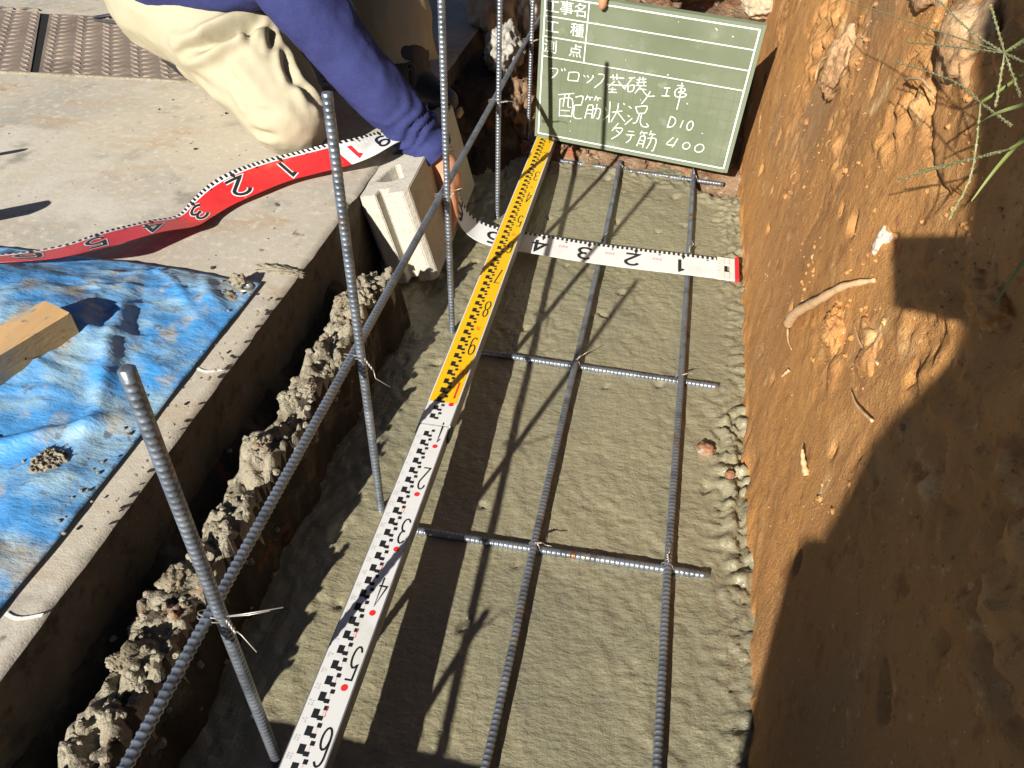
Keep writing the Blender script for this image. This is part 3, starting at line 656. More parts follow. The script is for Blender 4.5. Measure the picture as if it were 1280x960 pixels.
CHALK = [[[-409,350],[-370,354],[-372,330],[-395,305]],[[-351,359],[-346,348]],[[-338,363],[-333,352]],[[-316,346],[-318,311]],[[-317,348],[-273,353],[-273,316]],[[-317,311],[-272,315]],[[-250,348],[-241,340]],[[-233,350],[-226,341]],[[-208,355],[-211,337],[-232,314]],[[-185,364],[-158,364],[-166,333],[-196,298]],[[-356,234],[-284,254]],[[-348,214],[-345,127]],[[-348,214],[-291,225],[-287,135]],[[-326,238],[-331,180]],[[-307,244],[-308,186],[-293,183]],[[-340,159],[-298,165]],[[-343,132],[-291,139]],[[-277,237],[-243,247],[-248,203]],[[-277,197],[-245,205]],[[-278,196],[-278,146],[-265,133],[-239,138]],[[-222,257],[-230,231]],[[-225,247],[-197,251]],[[-209,247],[-210,234]],[[-183,261],[-190,236]],[[-186,252],[-160,254]],[[-173,251],[-175,238]],[[-215,209],[-225,141]],[[-215,209],[-193,210],[-194,148]],[[-215,187],[-194,190]],[[-218,168],[-194,171]],[[-189,196],[-158,201],[-161,154],[-171,155]],[[-176,223],[-177,192],[-187,149]],[[-132,360],[-69,366]],[[-120,374],[-114,349]],[[-104,380],[-101,352]],[[-142,324],[-51,334]],[[-108,346],[-135,312]],[[-95,349],[-59,316]],[[-115,316],[-114,292]],[[-125,304],[-98,308]],[[-131,289],[-93,295]],[[-50,370],[-23,378]],[[-36,372],[-62,320]],[[-47,335],[-23,342],[-25,316],[-45,309],[-48,334]],[[-16,369],[26,380]],[[-3,384],[-6,349]],[[10,386],[19,354]],[[-16,355],[28,367]],[[-16,343],[31,350]],[[8,346],[-14,306]],[[-1,331],[33,332]],[[15,330],[42,305],[74,310]],[[51,328],[38,293],[21,262]],[[107,354],[133,359]],[[122,356],[121,322]],[[102,317],[136,322]],[[178,392],[181,332],[178,265]],[[160,376],[188,379]],[[169,366],[194,367],[193,354],[171,348]],[[169,346],[205,344],[195,329],[163,326],[156,348],[166,364]],[[216,305],[219,299]],[[-138,216],[-130,199]],[[-140,150],[-114,182]],[[-118,247],[-112,142]],[[-103,197],[-58,212]],[[-80,246],[-82,205],[-103,148]],[[-82,205],[-40,163]],[[-58,250],[-51,243]],[[-33,241],[-19,232]],[[-32,195],[-20,191]],[[-38,147],[-9,186]],[[-2,243],[12,213]],[[-2,243],[48,256],[43,223]],[[12,214],[44,222]],[[20,214],[12,171],[-4,162]],[[30,216],[29,175],[43,155],[68,160],[57,174]],[[158,229],[152,172]],[[157,229],[177,223],[183,206],[174,183],[152,173]],[[215,220],[208,183]],[[261,198],[257,187],[251,180],[244,179],[239,184],[236,194],[237,206],[242,217],[248,223],[254,223],[259,217],[261,206],[260,194]],[[307,177],[311,174]],[[-68,149],[-93,104]],[[-89,119],[-46,126],[-60,92],[-91,62]],[[-75,112],[-53,98]],[[-19,118],[8,121]],[[-27,99],[13,104]],[[-1,101],[-5,77],[-21,57]],[[44,133],[37,113]],[[44,124],[70,127]],[[56,123],[55,114]],[[85,142],[79,118]],[[83,126],[107,127]],[[95,125],[94,117]],[[42,104],[30,51]],[[42,104],[62,106],[58,48]],[[41,84],[61,85]],[[38,66],[58,68]],[[73,101],[113,104],[108,46],[100,43]],[[91,118],[88,83],[76,48]],[[188,130],[163,90],[200,92]],[[208,128],[190,79]],[[264,112],[267,104],[265,95],[260,87],[252,83],[244,84],[238,89],[236,98],[238,107],[244,114],[252,117],[260,116],[265,110]],[[326,115],[330,106],[328,95],[321,85],[311,80],[301,80],[294,86],[291,97],[294,108],[302,117],[312,121],[322,119],[328,112]]]
CHARS = [3, 3, 3, 1, 10, 12, 9, 12, 3, 4, 1, 7, 8, 2, 1, 1, 1, 3, 3, 12, 2, 1, 1]
assert sum(CHARS) == len(CHALK), (sum(CHARS), len(CHALK))
ends = np.cumsum(CHARS).tolist(); pc = Print(board_fn)
for si, st in enumerate(CHALK):
    q = [(a/2000, b/2000) for a, b in st]
    if len(q) > 2: q = [tuple(p)[:2] for p in spline([(a, b, 0) for a, b in q], 4)]
    board_line(pc, q, .0022, .0004+.00003*random.randint(0, 6))
    if si+1 in ends: pc.build("chalk_character", M_CHALK, board); pc = Print(board_fn)

sm = Print(board_fn)
for _ in range(16):
    u = rng.uniform(-.20, .21); v_ = rng.uniform(.02, .325); r = rng.uniform(.0006, .0016); sm.poly([(u+r*math.cos(t), v_+r*math.sin(t)) for t in np.linspace(0, 6.28, 8)[:-1]], [tuple(range(7))], .0007)
tag(sm.build("chalk_specks", M_CHALK, board), kind="stuff")

# ================================================================== HOLLOW CONCRETE BLOCK
bm = bmesh.new(); W, Ln, Hh = .10, .39, .19; c_ = .010
outer = [(-W/2, -Ln/2+c_), (-W/2+c_, -Ln/2), (-.012, -Ln/2), (-.009, -Ln/2+.020), (.009, -Ln/2+.020), (.012, -Ln/2), (W/2-c_, -Ln/2), (W/2, -Ln/2+c_), (W/2, Ln/2-c_), (W/2-c_, Ln/2), (.018, Ln/2), (.012, Ln/2-.022), (-.012, Ln/2-.022), (-.018, Ln/2), (-W/2+c_, Ln/2), (-W/2, Ln/2-c_)]
holes = []
for cy in (-.112, 0.002, .116):
    holes.append([(-.028, cy-.026), (-.008, cy-.032), (.010, cy-.032), (.028, cy-.024), (.012, cy+.016), (.003, cy+.032), (-.005, cy+.032), (-.014, cy+.014)])
edges = []
for loop in [outer]+holes:
    vs = [bm.verts.new((x, y, -Hh/2)) for x, y in loop]
    edges += [bm.edges.new((vs[i], vs[(i+1) % len(vs)])) for i in range(len(vs))]
r_ = bmesh.ops.triangle_fill(bm, use_beauty=True, use_dissolve=False, edges=edges)
ext = bmesh.ops.extrude_face_region(bm, geom=bm.faces[:]); bmesh.ops.translate(bm, verts=[e for e in ext["geom"] if isinstance(e, bmesh.types.BMVert)], vec=(0, 0, Hh))
bmesh.ops.recalc_face_normals(bm, faces=bm.faces[:])
sharp = [e for e in bm.edges if len(e.link_faces) == 2 and e.calc_face_angle(0) > .6]
bmesh.ops.bevel(bm, geom=sharp, offset=.0016, segments=2, affect='EDGES')
def axis_rot(v):
    v = Vector(v); return Matrix.Rotation(v.length, 4, v.normalized())
bm.transform(Matrix.Translation((-.372, .756, .114)) @ axis_rot((.023, -.252, .044)))
tag(bm_obj("concrete_block", bm, M_BLOCK), "hollow grey concrete block leaning against the slab under the worker's arm", "concrete block")

# ================================================================== BLUE TARP + TIMBER
xt = np.concatenate([np.linspace(-2.4, -1.2, 30)[:-1], np.arange(-1.2, -.4725, .0055)]); yt = np.concatenate([np.linspace(-1.6, -.5, 30)[:-1], np.arange(-.5, .2505, .0055)])
X, Y = np.meshgrid(xt, yt, indexing='ij'); Z0 = np.zeros_like(X)
w1 = noise3(P3((X*.9+Y*.45)*5.5, (Y-X*.4)*3, Z0)); w2 = noise3(P3((X*.5-Y*.86)*9, (X*.86+Y*.5)*4, Z0+3))
zt = .007 + .013*(.35-np.abs(w1)).clip(0) + .010*(.25-np.abs(w2)).clip(0)*2 + .0035*fbm(P3(X*22, Y*18, Z0), 3)
for a_, sc_, am_, sd_ in ((.3, 7, .006, 1), (1.1, 9, .005, 4), (2.0, 12, .0035, 8), (2.6, 16, .0028, 12)):
    n_ = noise3(P3((X*math.cos(a_)+Y*math.sin(a_))*sc_, (Y*math.cos(a_)-X*math.sin(a_))*sc_*.45, Z0+sd_)); zt += am_*(1-np.abs(n_)/.10).clip(0)*sstep(-.1, .25, noise3(P3(X*4, Y*4, Z0+sd_+2)))
ed = sstep(-.475, -.52, X)*sstep(.25, .21, Y); zt = .004 + (zt-.004)*(.25+.75*ed)
# the hump the timber lies on, and the fold that falls away behind it
hump = np.exp(-(((X+.70)/.10)**2+((Y-.03)/.12)**2)); zt += .032*hump
fold = np.exp(-((X+.835)/.13)**2)*sstep(-.02, .10, Y)*sstep(.235, .12, Y); zt += .030*fold
cre = np.abs((X+.585)*.94+(Y-.045)*.35+.012*noise3(P3(X*9, Y*9, Z0))); zt += .012*np.exp(-(cre/.012)**2)*np.exp(-((Y-.03)/.13)**2)
cre = np.abs((X+.60)*.55-(Y+.14)*.83+.01*noise3(P3(X*9, Y*9, Z0+4))); zt += .011*np.exp(-(cre/.011)**2)*sstep(-.50, -.54, X)*sstep(-.95, -.7, X)
Xt = X + .004*noise3(P3(X*3, Y*9, Z0+6)); Yt = Y + .006*noise3(P3(X*6, Y*2, Z0+2))
P = P3(Xt, Yt, ZS+zt)
top = P; bot = P.copy(); bot[..., 2] -= .0012
tarp = empty("tarpaulin", (-.8, .0, ZS)); tag(tarp, "muddy creased blue tarpaulin spread on the slab edge", "tarpaulin")
o = grid_obj("sheet", P, M_TARP, tarp); sol = o.modifiers.new("t", 'SOLIDIFY'); sol.thickness = .0012; sol.offset = -1
V = []; F = []
ring = [(-.487+.0085*math.cos(t), .2275+.0085*math.sin(t), .2065) for t in np.linspace(0, 2*math.pi, 20)]
v, f = tube(ring, .0030, 7, False); pydata("eyelet", v, f, M_EYELET, tarp)
# mud caked on the tarp corner
def mud_patch(name, c, rx, ry, th, seed, label, parent=None):
    n = 46; a = np.linspace(-1, 1, n); U, Vv = np.meshgrid(a, a, indexing='ij'); r = np.hypot(U, Vv)+.45*fbm(P3(U*2.2, Vv*2.2, U*0+seed), 3)
    z = th*sstep(1.0, .55, r)*(.55+.9*billow(P3(U*6, Vv*6, U*0+seed), 3))-.004*sstep(.85, 1.05, r)
    o = grid_obj(name, P3(c[0]+U*rx, c[1]+Vv*ry, c[2]+z), M_MUD); return tag(o, label, "mud")
mud_patch("mud_clump", (-.528, .190, .2055), .042, .046, .006, 3, "crumbly mud caked on the tarp's eyelet corner")
mud_patch("mud_clump", (-.545, -.155, .207), .030, .024, .009, 6, "small mud clump on the tarp beside the slab's pale edge strip")
v, f = rock_mesh((-.500, .232, .215), (.012, .010, .009), 4.4, 4, .4); tag(pydata("mud_ball", v, f, M_MUD), "round ball of mud beside the tarp's eyelet", "mud")
# mortar smear on the bare slab beside the tarp corner
v, f = rock_mesh((-.462, .292, .199), (.036, .011, .007), 9.4, 4, .5, 3.0); tag(pydata("mortar_smear", v, f, M_MORTAR), "low mortar smear on the slab edge past the tarp corner", "mortar")

tdir = Vector((.33, .944, .03)).normalized(); tside = tdir.cross(Vector((0, 0, 1))).normalized(); tup = tside.cross(tdir)
bm = bmesh.new(); e0 = Vector((-.652, .050, .246)); box_bm(bm, e0-tdir*.30, (.052, .60, .046), Matrix((tside, tdir, tup)).transposed())
bmesh.ops.bevel(bm, geom=bm.edges[:], offset=.0018, segments=2)
timber = empty("timber_offcut", e0-tdir*.3-Vector((0, 0, .023))); tag(timber, "sawn timber offcut with a splintered pale end lying on the blue tarp", "timber")
bm_obj("beam", bm, M_WOOD, timber)
v, f = tube([e0-tdir*.075+tside*.0262, e0-tdir*.075+tside*.0272], .0016, 8); pydata("nail_hole", v, f, M_BLACK, timber)
# chalk lines marked across the slab edge
for y, l in ((.045, "short white chalk line across the slab edge beside the tarp's middle"), (-.335, "short white chalk line across the slab edge at the tarp's muddy fold")):
    pts = [(-.470+k*.0045, y-.004*math.sin(k*.5)+.0012*k*.3, ZS+.0016) for k in range(9)]
    V = []; F = []
    for k, p in enumerate(pts): V += [(p[0], p[1]-.0022, p[2]), (p[0], p[1]+.0022, p[2])]
    tag(pydata("chalk_mark", V, [(2*k, 2*k+2, 2*k+3, 2*k+1) for k in range(8)], M_CHALK, smooth=False), l, "chalk mark")

# ================================================================== TREAD PLATES
def tread_plate(corners, label, nrow):
    c = [Vector((*q, ZS)) for q in corners]   # front-left, front-right, back-right, back-left
    t = tag(empty("tread_plate", (c[0]+c[2])/2), label, "steel plate", "steel tread plates over the drain")
    V = [p+Vector((0, 0, .0035)) for p in c]+[p-Vector((0, 0, .004)) for p in c]
    pydata("plate", V, [(0, 1, 2, 3), (4, 7, 6, 5), (0, 4, 5, 1), (1, 5, 6, 2), (2, 6, 7, 3), (3, 7, 4, 0)], M_PLATE, t, smooth=False)
    ax = (c[1]-c[0]); la = ax.length; ax.normalize(); by = (c[3]-c[0]); lb = by.length; by.normalize(); V = []; F = []
    na = int(la/.034); nb = int(lb/.030)
    for i in range(na):
        for j in range(nb):
            u = (i+.5)*la/na; w = (j+.5)*lb/nb
            if w > lb-.01: continue
            p = c[0]+ax*u+by*w+Vector((0, 0, .0035)); s = 1 if i % 2 else -1
            d = (ax*.80+Vector((-ax.y, ax.x, 0))*.55*s).normalized(); e = Vector((-d.y, d.x, 0)); n = len(V)
            for (a, b, h_) in ((-.0185, 0, 0), (0, -.0055, 0), (.0185, 0, 0), (0, .0055, 0), (-.011, 0, .0030), (.011, 0, .0030)): V.append(p+d*a+e*b+Vector((0, 0, h_)))
            F += [(n, n+1, n+4), (n+1, n+5, n+4), (n+1, n+2, n+5), (n+2, n+3, n+5), (n+3, n+4, n+5), (n+3, n, n+4)]
    tag(pydata("tread_lugs", V, F, M_PLATE, t, smooth=False), kind="stuff")
tread_plate([(-1.93, .835), (-1.346, .922), (-1.592, 1.306), (-2.2, 1.26)], "rusty tread plate on the far side of the dark seam from the worker", 1)
pb = [(-1.346, .918), (-1.327, .921), (-1.566, 1.310), (-1.592, 1.309)]
tag(pydata("gap_shade_strip", [(x, y, ZS+.0012) for x, y in pb]+[(x, y, ZS-.006) for x, y in pb], [(0, 1, 2, 3), (4, 7, 6, 5), (0, 4, 5, 1), (1, 5, 6, 2), (2, 6, 7, 3), (3, 7, 4, 0)], M_GAPSHADE, smooth=False, keep=True), kind="structure")  # solid black strip, painted shade for the deep seam between the plates
tread_plate([(-1.327, .925), (-.60, 1.014), (-.80, 1.385), (-1.566, 1.308)], "rusty tread plate under and beside the kneeling worker's legs", 1)
V = []
v, f = tube([(-1.93, .832, ZS), (-1.33, .920, ZS), (-.9, .974, ZS), (-.59, 1.010, ZS)], .0045, 6); o = pydata("mortar_joint", v, f, M_MORTAR, keep=True); o["kind"] = "structure"
v, f = tube(spline([(-1.43, 1.30, .208), (-1.36, 1.33, .214), (-1.30, 1.325, .21), (-1.26, 1.30, .208), (-1.31, 1.275, .208), (-1.38, 1.275, .208), (-1.42, 1.29, .208), (-1.38, 1.315, .212), (-1.28, 1.33, .216), (-1.24, 1.36, .24)], 6), .0032, 6)
tag(pydata("wire_loop", v, f, M_GREYT), "loop of dark cable lying on the tread plate behind the worker", "cable")

# off-frame poles whose shadows lie on the slab
def pole(name, tip, r, h, ln, label, m, hz):
    t = Vector(tip)-LDIR*(h/-LDIR.z); d = Vector((-.80, -.60, hz)).normalized(); v, f = tube([t-d*0, t+d*.01, t+d*(ln-.01), t+d*ln], [r*.6, r, r, r*.6], 12)
    return tag(pydata(name, v, f, m), label, "tool handle")
pole("tool_handle", (-.935, .385, ZS), .014, .070, .9, "thick wooden tool handle propped over the slab beyond the red tape", M_WOOD, -.056)
pole("steel_rod", (-1.105, .572, ZS), .005, .060, .8, "thin steel rod propped over the slab near the tread plates", M_REBAR, -.066)
for c_, h_, l_ in (((-1.145, .126), .040, "wood offcut propping up the thick tool handle"), ((-1.335, .313), .034, "wood offcut propping up the thin steel rod")):
    bm = bmesh.new(); box_bm(bm, (c_[0], c_[1], ZS+.002+h_/2), (.05, .09, h_), Matrix.Rotation(.6, 3, "Z")); bmesh.ops.bevel(bm, geom=bm.edges[:], offset=.002, segments=1); tag(bm_obj("wood_offcut", bm, M_WOOD), l_, "wood offcut")

# ================================================================== STONES, ROOTS, BRICK BITS
def rock(name, c, s, seed, m, label, cat="stone", sub=5, amp=.30, freq=1.5, R=None, flat=.1):
    v, f = rock_mesh(c, s, seed, sub, amp, freq, R, flat); return tag(pydata(name, v, f, m), label, cat)
rock("boulder", (-.415, 1.60, .235), (.070, .10, .085), 2.1, M_STONE, "tan rounded boulder past the far end of the ledge, in front of the upright bars", sub=5)
rock("boulder", (-.335, 1.64, .22), (.045, .07, .065), 3.7, M_GREYSTONE, "grey stone tucked against the tan boulder's bank side")
rock("mortar_chunk", (-.335, 1.37, .195), (.048, .085, .060), 5.2, M_GREYSTONE, "lumpy grey mortar chunk behind the upright bar, below the tan boulder", "mortar", flat=.25, freq=2.2)
rock("gravel_heap", (-.300, 1.345, .055), (.065, .13, .075), 6.6, M_GRAVEL, "heap of coarse gravel against the left edge of the green board", "gravel heap", 5, .35, 2.5)
rock("wood_scrap", (-.372, 1.055, .155), (.010, .026, .008), 8.8, M_WOOD, "small tan wood scrap in the shade behind the hollow block", "wood", 3, .25)
rock("clay_lump", (.322, .575, .490), (.018, .026, .058), 1.3, M_SANDY, "long pale clay lump standing out of the earth bank", "clay", 5, .28, 1.8, Matrix.Rotation(.5, 3, 'X'))
rock("white_stone", (.330, .118, .463), (.008, .009, .019), 2.6, M_WHITESTONE, "white stone set in the bank at the tip of the thick root")
rock("shaded_stone", (.356, -.118, .555), (.026, .038, .028), 4.9, M_SOIL, "grey stone bulging from the shaded part of the earth bank")
rock("pale_rock", (.300, 1.62, .30), (.06, .07, .05), 7.5, M_STONE, "pale rock above the top right corner of the green board")
rock("sand_clod", (.352, .150, .655), (.026, .055, .040), 3.1, M_SANDY, "sandy clod near the bank's rim below the grass")
rock("sand_clod", (.352, .33, .67), (.024, .060, .034), 5.5, M_SANDY, "sandy clod on the bank's rim beyond the grass")
rock("soil_clod", (.334, .020, .395), (.018, .044, .034), 9.1, M_SOIL, "cracked soil clod below the thick root in the bank", "soil clod", flat=.10, freq=1.8)
rock("soil_clod", (.316, .115, .350), (.016, .030, .024), 9.9, M_SOIL, "brown soil clod sticking out under the thick root", "soil clod", flat=.2, freq=2.3)
rock("brick_bit", (.226, .243, .007), (.015, .013, .010), 1.9, M_BRICK, "orange brick bit half sunk in the footing's rough edge", "brick bit", 4, .3)
rock("brick_bit", (.262, .190, .014), (.007, .008, .007), 2.9, M_BRICK, "tiny orange brick bit at the foot of the bank by the larger one", "brick bit", 4, .3)
def root(pts, r, label, name="root"):
    n = len(spline(pts, 6)); rad = [r*(1-.72*(i/n)**1.6)*(1+.16*math.sin(i*1.9+r*900)+.10*math.sin(i*4.3)) for i in range(n)]
    v, f = tube(spline(pts, 6), rad, 8); return tag(pydata(name, v, f, M_ROOT), label, "root")
root([(.294, .262, .248), (.291, .225, .292), (.296, .165, .352), (.306, .115, .408), (.324, .082, .440)], .0072, "thick pale cut root jutting from the middle of the earth bank")
root([(.303, .30, .235), (.299, .285, .232), (.300, .262, .222), (.302, .235, .226)], .0018, "thin pale rootlet curling just below the thick root's cut end")
root([(.330, .60, .50), (.322, .66, .475), (.318, .70, .45), (.320, .71, .42)], .0030, "forked thin root beside the long pale clay lump")
root([(.330, .24, .590), (.326, .20, .605), (.326, .165, .615), (.330, .13, .612)], .0018, "pale curved rootlet below the grass spikes on the bank")
root([(.300, .205, .213), (.297, .215, .195), (.299, .23, .18)], .0022, "short rootlet hanging low on the bank beside a dark hole")
root([(.303, -.005, .232), (.299, .01, .238), (.297, .022, .245)], .0038, "short tan root stub low on the bank, beside its own notch")
root([(.323, -.02, .41), (.317, .03, .395), (.318, .08, .388)], .0014, "fine rootlet crossing the cracked soil clod")
root([(.318, -.075, .385), (.312, -.04, .372), (.312, -.01, .365)], .0015, "fine rootlet beneath the cracked soil clod, by the shade's edge")
for i, (y, z) in enumerate([(.62, .30), (.48, .42), (.85, .36)]):
    root([(.296+.1*z-.012, y, z), (.294+.1*z-.014, y+.012, z-.012), (.296+.1*z-.012, y+.018, z-.028)], .0011, ["hair-thin rootlet on the smooth red face of the bank", "hair-thin rootlet between clay lump and thick root", "hair-thin rootlet near the green board's right edge"][i])

# ================================================================== GRASS
def grass(name, node, foot, spikes, leaves, label):
    t = tag(empty(name, foot), label, "grass plant", "grass plants on the bank's rim")
    n = Vector(node); ft = Vector(foot); stem = spline([ft, ft.lerp(n, .5)+Vector((0, 0, .04)), n], 8)
    v, f = tube(stem, .0012, 6); pydata("stem", v, f, M_GRASS, t)
    for sp in spikes:
        pts = spline([node]+sp, 10); parts = [tube(pts, [.0005]*len(pts), 5)]; L = len(pts)
        for i in range(2, L):
            for sd in (0, 1, 2):
                d = (pts[i]-pts[i-1]).normalized(); o_ = d.orthogonal().normalized(); o_.rotate(Matrix.Rotation(sd*2.1+i*.7, 3, d)); p = pts[i]
                tip = p+d*.0042+o_*.0004; a = p+o_*.0003
                q = d.cross(o_)*.0006; parts.append(([a, p+d*.002+o_*.0010+q, tip, p+d*.002+o_*.0010-q], [(0, 1, 2, 3)]))
        v, f = merge(parts); pydata("seed_spike", v, f, M_SEED, t, smooth=False)
    for lf in leaves:
        pts = spline(lf, 10); V = []; F = []; L = len(pts)
        for i, p in enumerate(pts):
            d = (pts[min(i+1, L-1)]-pts[max(i-1, 0)]).normalized(); sdv = d.cross(Vector((-.6, -.2, .7))).normalized(); w = .0014*math.sin(math.pi*min(.98, (i+2)/(L+2)))+.0003
            V += [p+sdv*w+Vector((0, 0, .0008)), p-Vector((0, 0, .0004)), p-sdv*w+Vector((0, 0, .0008))]
        for i in range(L-1): F += [(3*i, 3*i+1, 3*i+4, 3*i+3), (3*i+1, 3*i+2, 3*i+5, 3*i+4)]
        pydata("leaf", V, F, M_GRASS, t)
grass("grass_plant", (.285, -.116, .729), (.40, -.10, .75), [[(.281, .08, .688), (.274, .387, .625)], [(.284, -.042, .72), (.283, .054, .714)], [(.286, -.06, .740)], [(.282, -.023, .703), (.279, .085, .672)], [(.286, -.17, .738)], [(.283, -.140, .708)], [(.284, -.165, .722)], [(.287, -.15, .752)]], [[(.40, -.10, .75), (.34, -.14, .74), (.29, -.18, .70), (.27, -.20, .67)]], "grass with long radiating seed spikes over the sunlit bank rim")
grass("grass_plant", (.282, -.119, .699), (.39, -.16, .745), [[(.281, -.056, .69), (.277, .093, .653)], [(.283, -.173, .707)], [(.279, -.159, .67), (.276, -.164, .643)]], [[(.39, -.16, .745), (.32, -.17, .73), (.283, -.153, .706), (.280, -.129, .684)]], "grass plant with one nodding seed spike under the larger spikes")
grass("grass_plant", (.282, -.189, .699), (.40, -.22, .745), [[(.278, -.125, .659), (.273, -.044, .608)], [(.279, -.135, .666), (.275, -.078, .632)]], [[(.40, -.22, .745), (.34, -.23, .72), (.30, -.24, .68), (.285, -.25, .63)], [(.40, -.23, .745), (.33, -.25, .70), (.30, -.27, .64)]], "grass plant with two parallel spikes hanging over the bank's shade edge")

# ================================================================== PEOPLE
def capsule(p0, r0, p1, r1, seg=14):
    p0 = Vector(p0); p1 = Vector(p1); ax = p1-p0; L = ax.length; ax = ax.normalized() if L > 1e-6 else Vector((0, 0, 1)); path = []; rad = []
    for k in range(6):
        a = math.pi/2*(k/5); path.append(p0-ax*r0*math.cos(a)); rad.append(max(r0*math.sin(a), r0*.03))
    for k in range(1, 4): t = k/4; path.append(p0.lerp(p1, t)); rad.append(r0+(r1-r0)*t)
    for k in range(6):
        a = math.pi/2*(k/5); path.append(p1+ax*r1*math.sin(a)); rad.append(max(r1*math.cos(a), r1*.03))
    return tube(path, rad, seg)
def blob(name, caps, voxel, m, parent, smooth=6, disp=None, cuts=()):
    """one continuous surface: the union of tapered limbs, voxel-remeshed, smoothed, folded"""
    V, F = merge([capsule(*c) for c in caps]); me = bpy.data.meshes.new(name); me.from_pydata([tuple(q) for q in V], [], F); me.update()
    t = bpy.data.objects.new("tmp", me); COL.objects.link(t)
    md = t.modifiers.new("r", 'REMESH'); md.mode = 'VOXEL'; md.voxel_size = voxel
    if smooth: sm = t.modifiers.new("s", 'SMOOTH'); sm.factor = .5; sm.iterations = smooth
    dg = bpy.context.evaluated_depsgraph_get(); out = bpy.data.meshes.new_from_object(t.evaluated_get(dg)); bpy.data.objects.remove(t); bpy.data.meshes.remove(me)
    if disp is not None:
        n = len(out.vertices); co = np.empty(n*3); out.vertices.foreach_get("co", co); co = co.reshape(-1, 3); no = np.empty(n*3); out.vertices.foreach_get("normal", no); no = no.reshape(-1, 3)
        co = co+no*disp(co)[:, None]; out.vertices.foreach_set("co", co.ravel()); out.update()
    if cuts:
        bm = bmesh.new(); bm.from_mesh(out)
        for pco, pno in cuts: bmesh.ops.bisect_plane(bm, geom=bm.verts[:]+bm.edges[:]+bm.faces[:], plane_co=pco, plane_no=pno, clear_outer=True)
        bm.to_mesh(out); bm.free(); out.update()
    out.name = name
    return mesh_obj(name, out, m, parent, True)
def chain(*pr): return [(pr[i][0], pr[i][1], pr[i+1][0], pr[i+1][1]) for i in range(len(pr)-1)]
def cloth(scale=1., amp=1.):
    def f(co):
        q = co*scale; return amp*(.0055*fbm(q*np.array([9, 11, 7]), 3)+.0035*(.3-np.abs(noise3(q*np.array([16, 20, 14])+5)))+.0012*noise3(q*55))
    return f
def head_caps(c, look, up_=(0, 0, 1)):
    c = Vector(c); l = Vector(look).normalized(); s = l.cross(Vector(up_)).normalized(); u = s.cross(l)
    k = [(c+u*.02-l*.015, .092, c+u*.01+l*.02, .085), (c-u*.05+l*.03, .062, c-u*.085+l*.055, .035), (c+l*.098+u*.005, .010, c+l*.112-u*.028, .014)]
    for sg in (-1, 1): k += [(c+s*sg*.086-l*.005+u*.01, .014, c+s*sg*.088-l*.008-u*.028, .012), (c+l*.088+s*sg*.03+u*.018, .014, c+l*.085+s*sg*.038+u*.018, .012)]
    k += [(c+l*.088-u*.058+s*.018, .010, c+l*.088-u*.058-s*.018, .010)]
    return k
def face_parts(c, look, parent, up_=(0, 0, 1)):
    c = Vector(c); l = Vector(look).normalized(); s = l.cross(Vector(up_)).normalized(); u = s.cross(l)
    for sg in (-1, 1):
        v, f = rock_mesh(c+l*.094+s*sg*.033+u*.016, (.010, .010, .008), 1, 2, 0); pydata("eye", v, f, M_BLACK, parent)
    blob("hair", [(c+u*.045-l*.03, .088, c+u*.04+l*.005, .085), (c-l*.05-u*.02, .075, c-l*.04+u*.03, .08)], .012, M_HAIR, parent, 4)
def hand_caps(w, d, side, up_v, curl=.5, s=1.):
    """palm and five fingers from wrist w along direction d; side points to the thumb"""
    w = Vector(w); d = Vector(d).normalized(); n = Vector(up_v).normalized(); t = Vector(side).normalized(); k = []
    kn = w+d*.085*s
    k += [(w, .027*s, w+d*.03*s, .028*s)]
    for i, (o, L) in enumerate(((.030, .070), (.010, .078), (-.011, .073), (-.030, .058))):
        b = kn+t*o*s; k += [(w+d*.02*s+t*o*.6*s, .017*s, b, .0125*s)]
        d1 = (d*math.cos(curl)-n*math.sin(curl)).normalized(); p1 = b+d1*L*.42*s; d2 = (d*math.cos(curl*2)-n*math.sin(curl*2)).normalized(); p2 = p1+d2*L*.33*s; d3 = (d*math.cos(curl*2.9)-n*math.sin(curl*2.9)).normalized(); p3 = p2+d3*L*.25*s
        k += [(b, .0105*s, p1, .0095*s), (p1, .0095*s, p2, .0085*s), (p2, .0085*s, p3, .0072*s)]
    tb = w+d*.028*s+t*.026*s; t1 = tb+(d*.7+t*.6-n*.2).normalized()*.040*s; t2 = t1+(d*.95+t*.1-n*.45).normalized()*.032*s
    k += [(w+d*.015*s+t*.012*s, .018*s, tb, .015*s), (tb, .0145*s, t1, .0115*s), (t1, .0112*s, t2, .0088*s)]
    return k

# ---- the kneeling worker
wk = tag(empty("person", (-.75, .90, ZS)), "kneeling worker in navy long sleeves and cream trousers holding the tape at the block", "person")
hipR, hipL, kneeR, ankR = (-.905, .865, .415), (-.93, 1.10, .45), (-.610, .695, .272), (-.93, .96, .262)
kneeL, ankL = (-.665, 1.19, .62), (-.475, 1.025, .300)
shR, shL, neck, head = (-.615, .712, .562), (-.60, 1.10, .72), (-.53, .92, .76), (-.44, .91, .86)
ARM = [(-.605, .709, .552), (-.554, .703, .480), (-.503, .713, .405), (-.446, .728, .327), (-.365, .745, .235), (-.327, .741, .188)]
wr = Vector((-.321, .740, .180)); hd = Vector((.16, .02, -.98)).normalized(); LOOK = (.75, -.25, -.62)
body = chain((ARM[0], .050), (ARM[2], .044), (ARM[3], .041), (ARM[4], .032), (wr, .028))+hand_caps(wr, hd, (-.25, .95, 0), (.95, .25, .16), .36, 1.08)
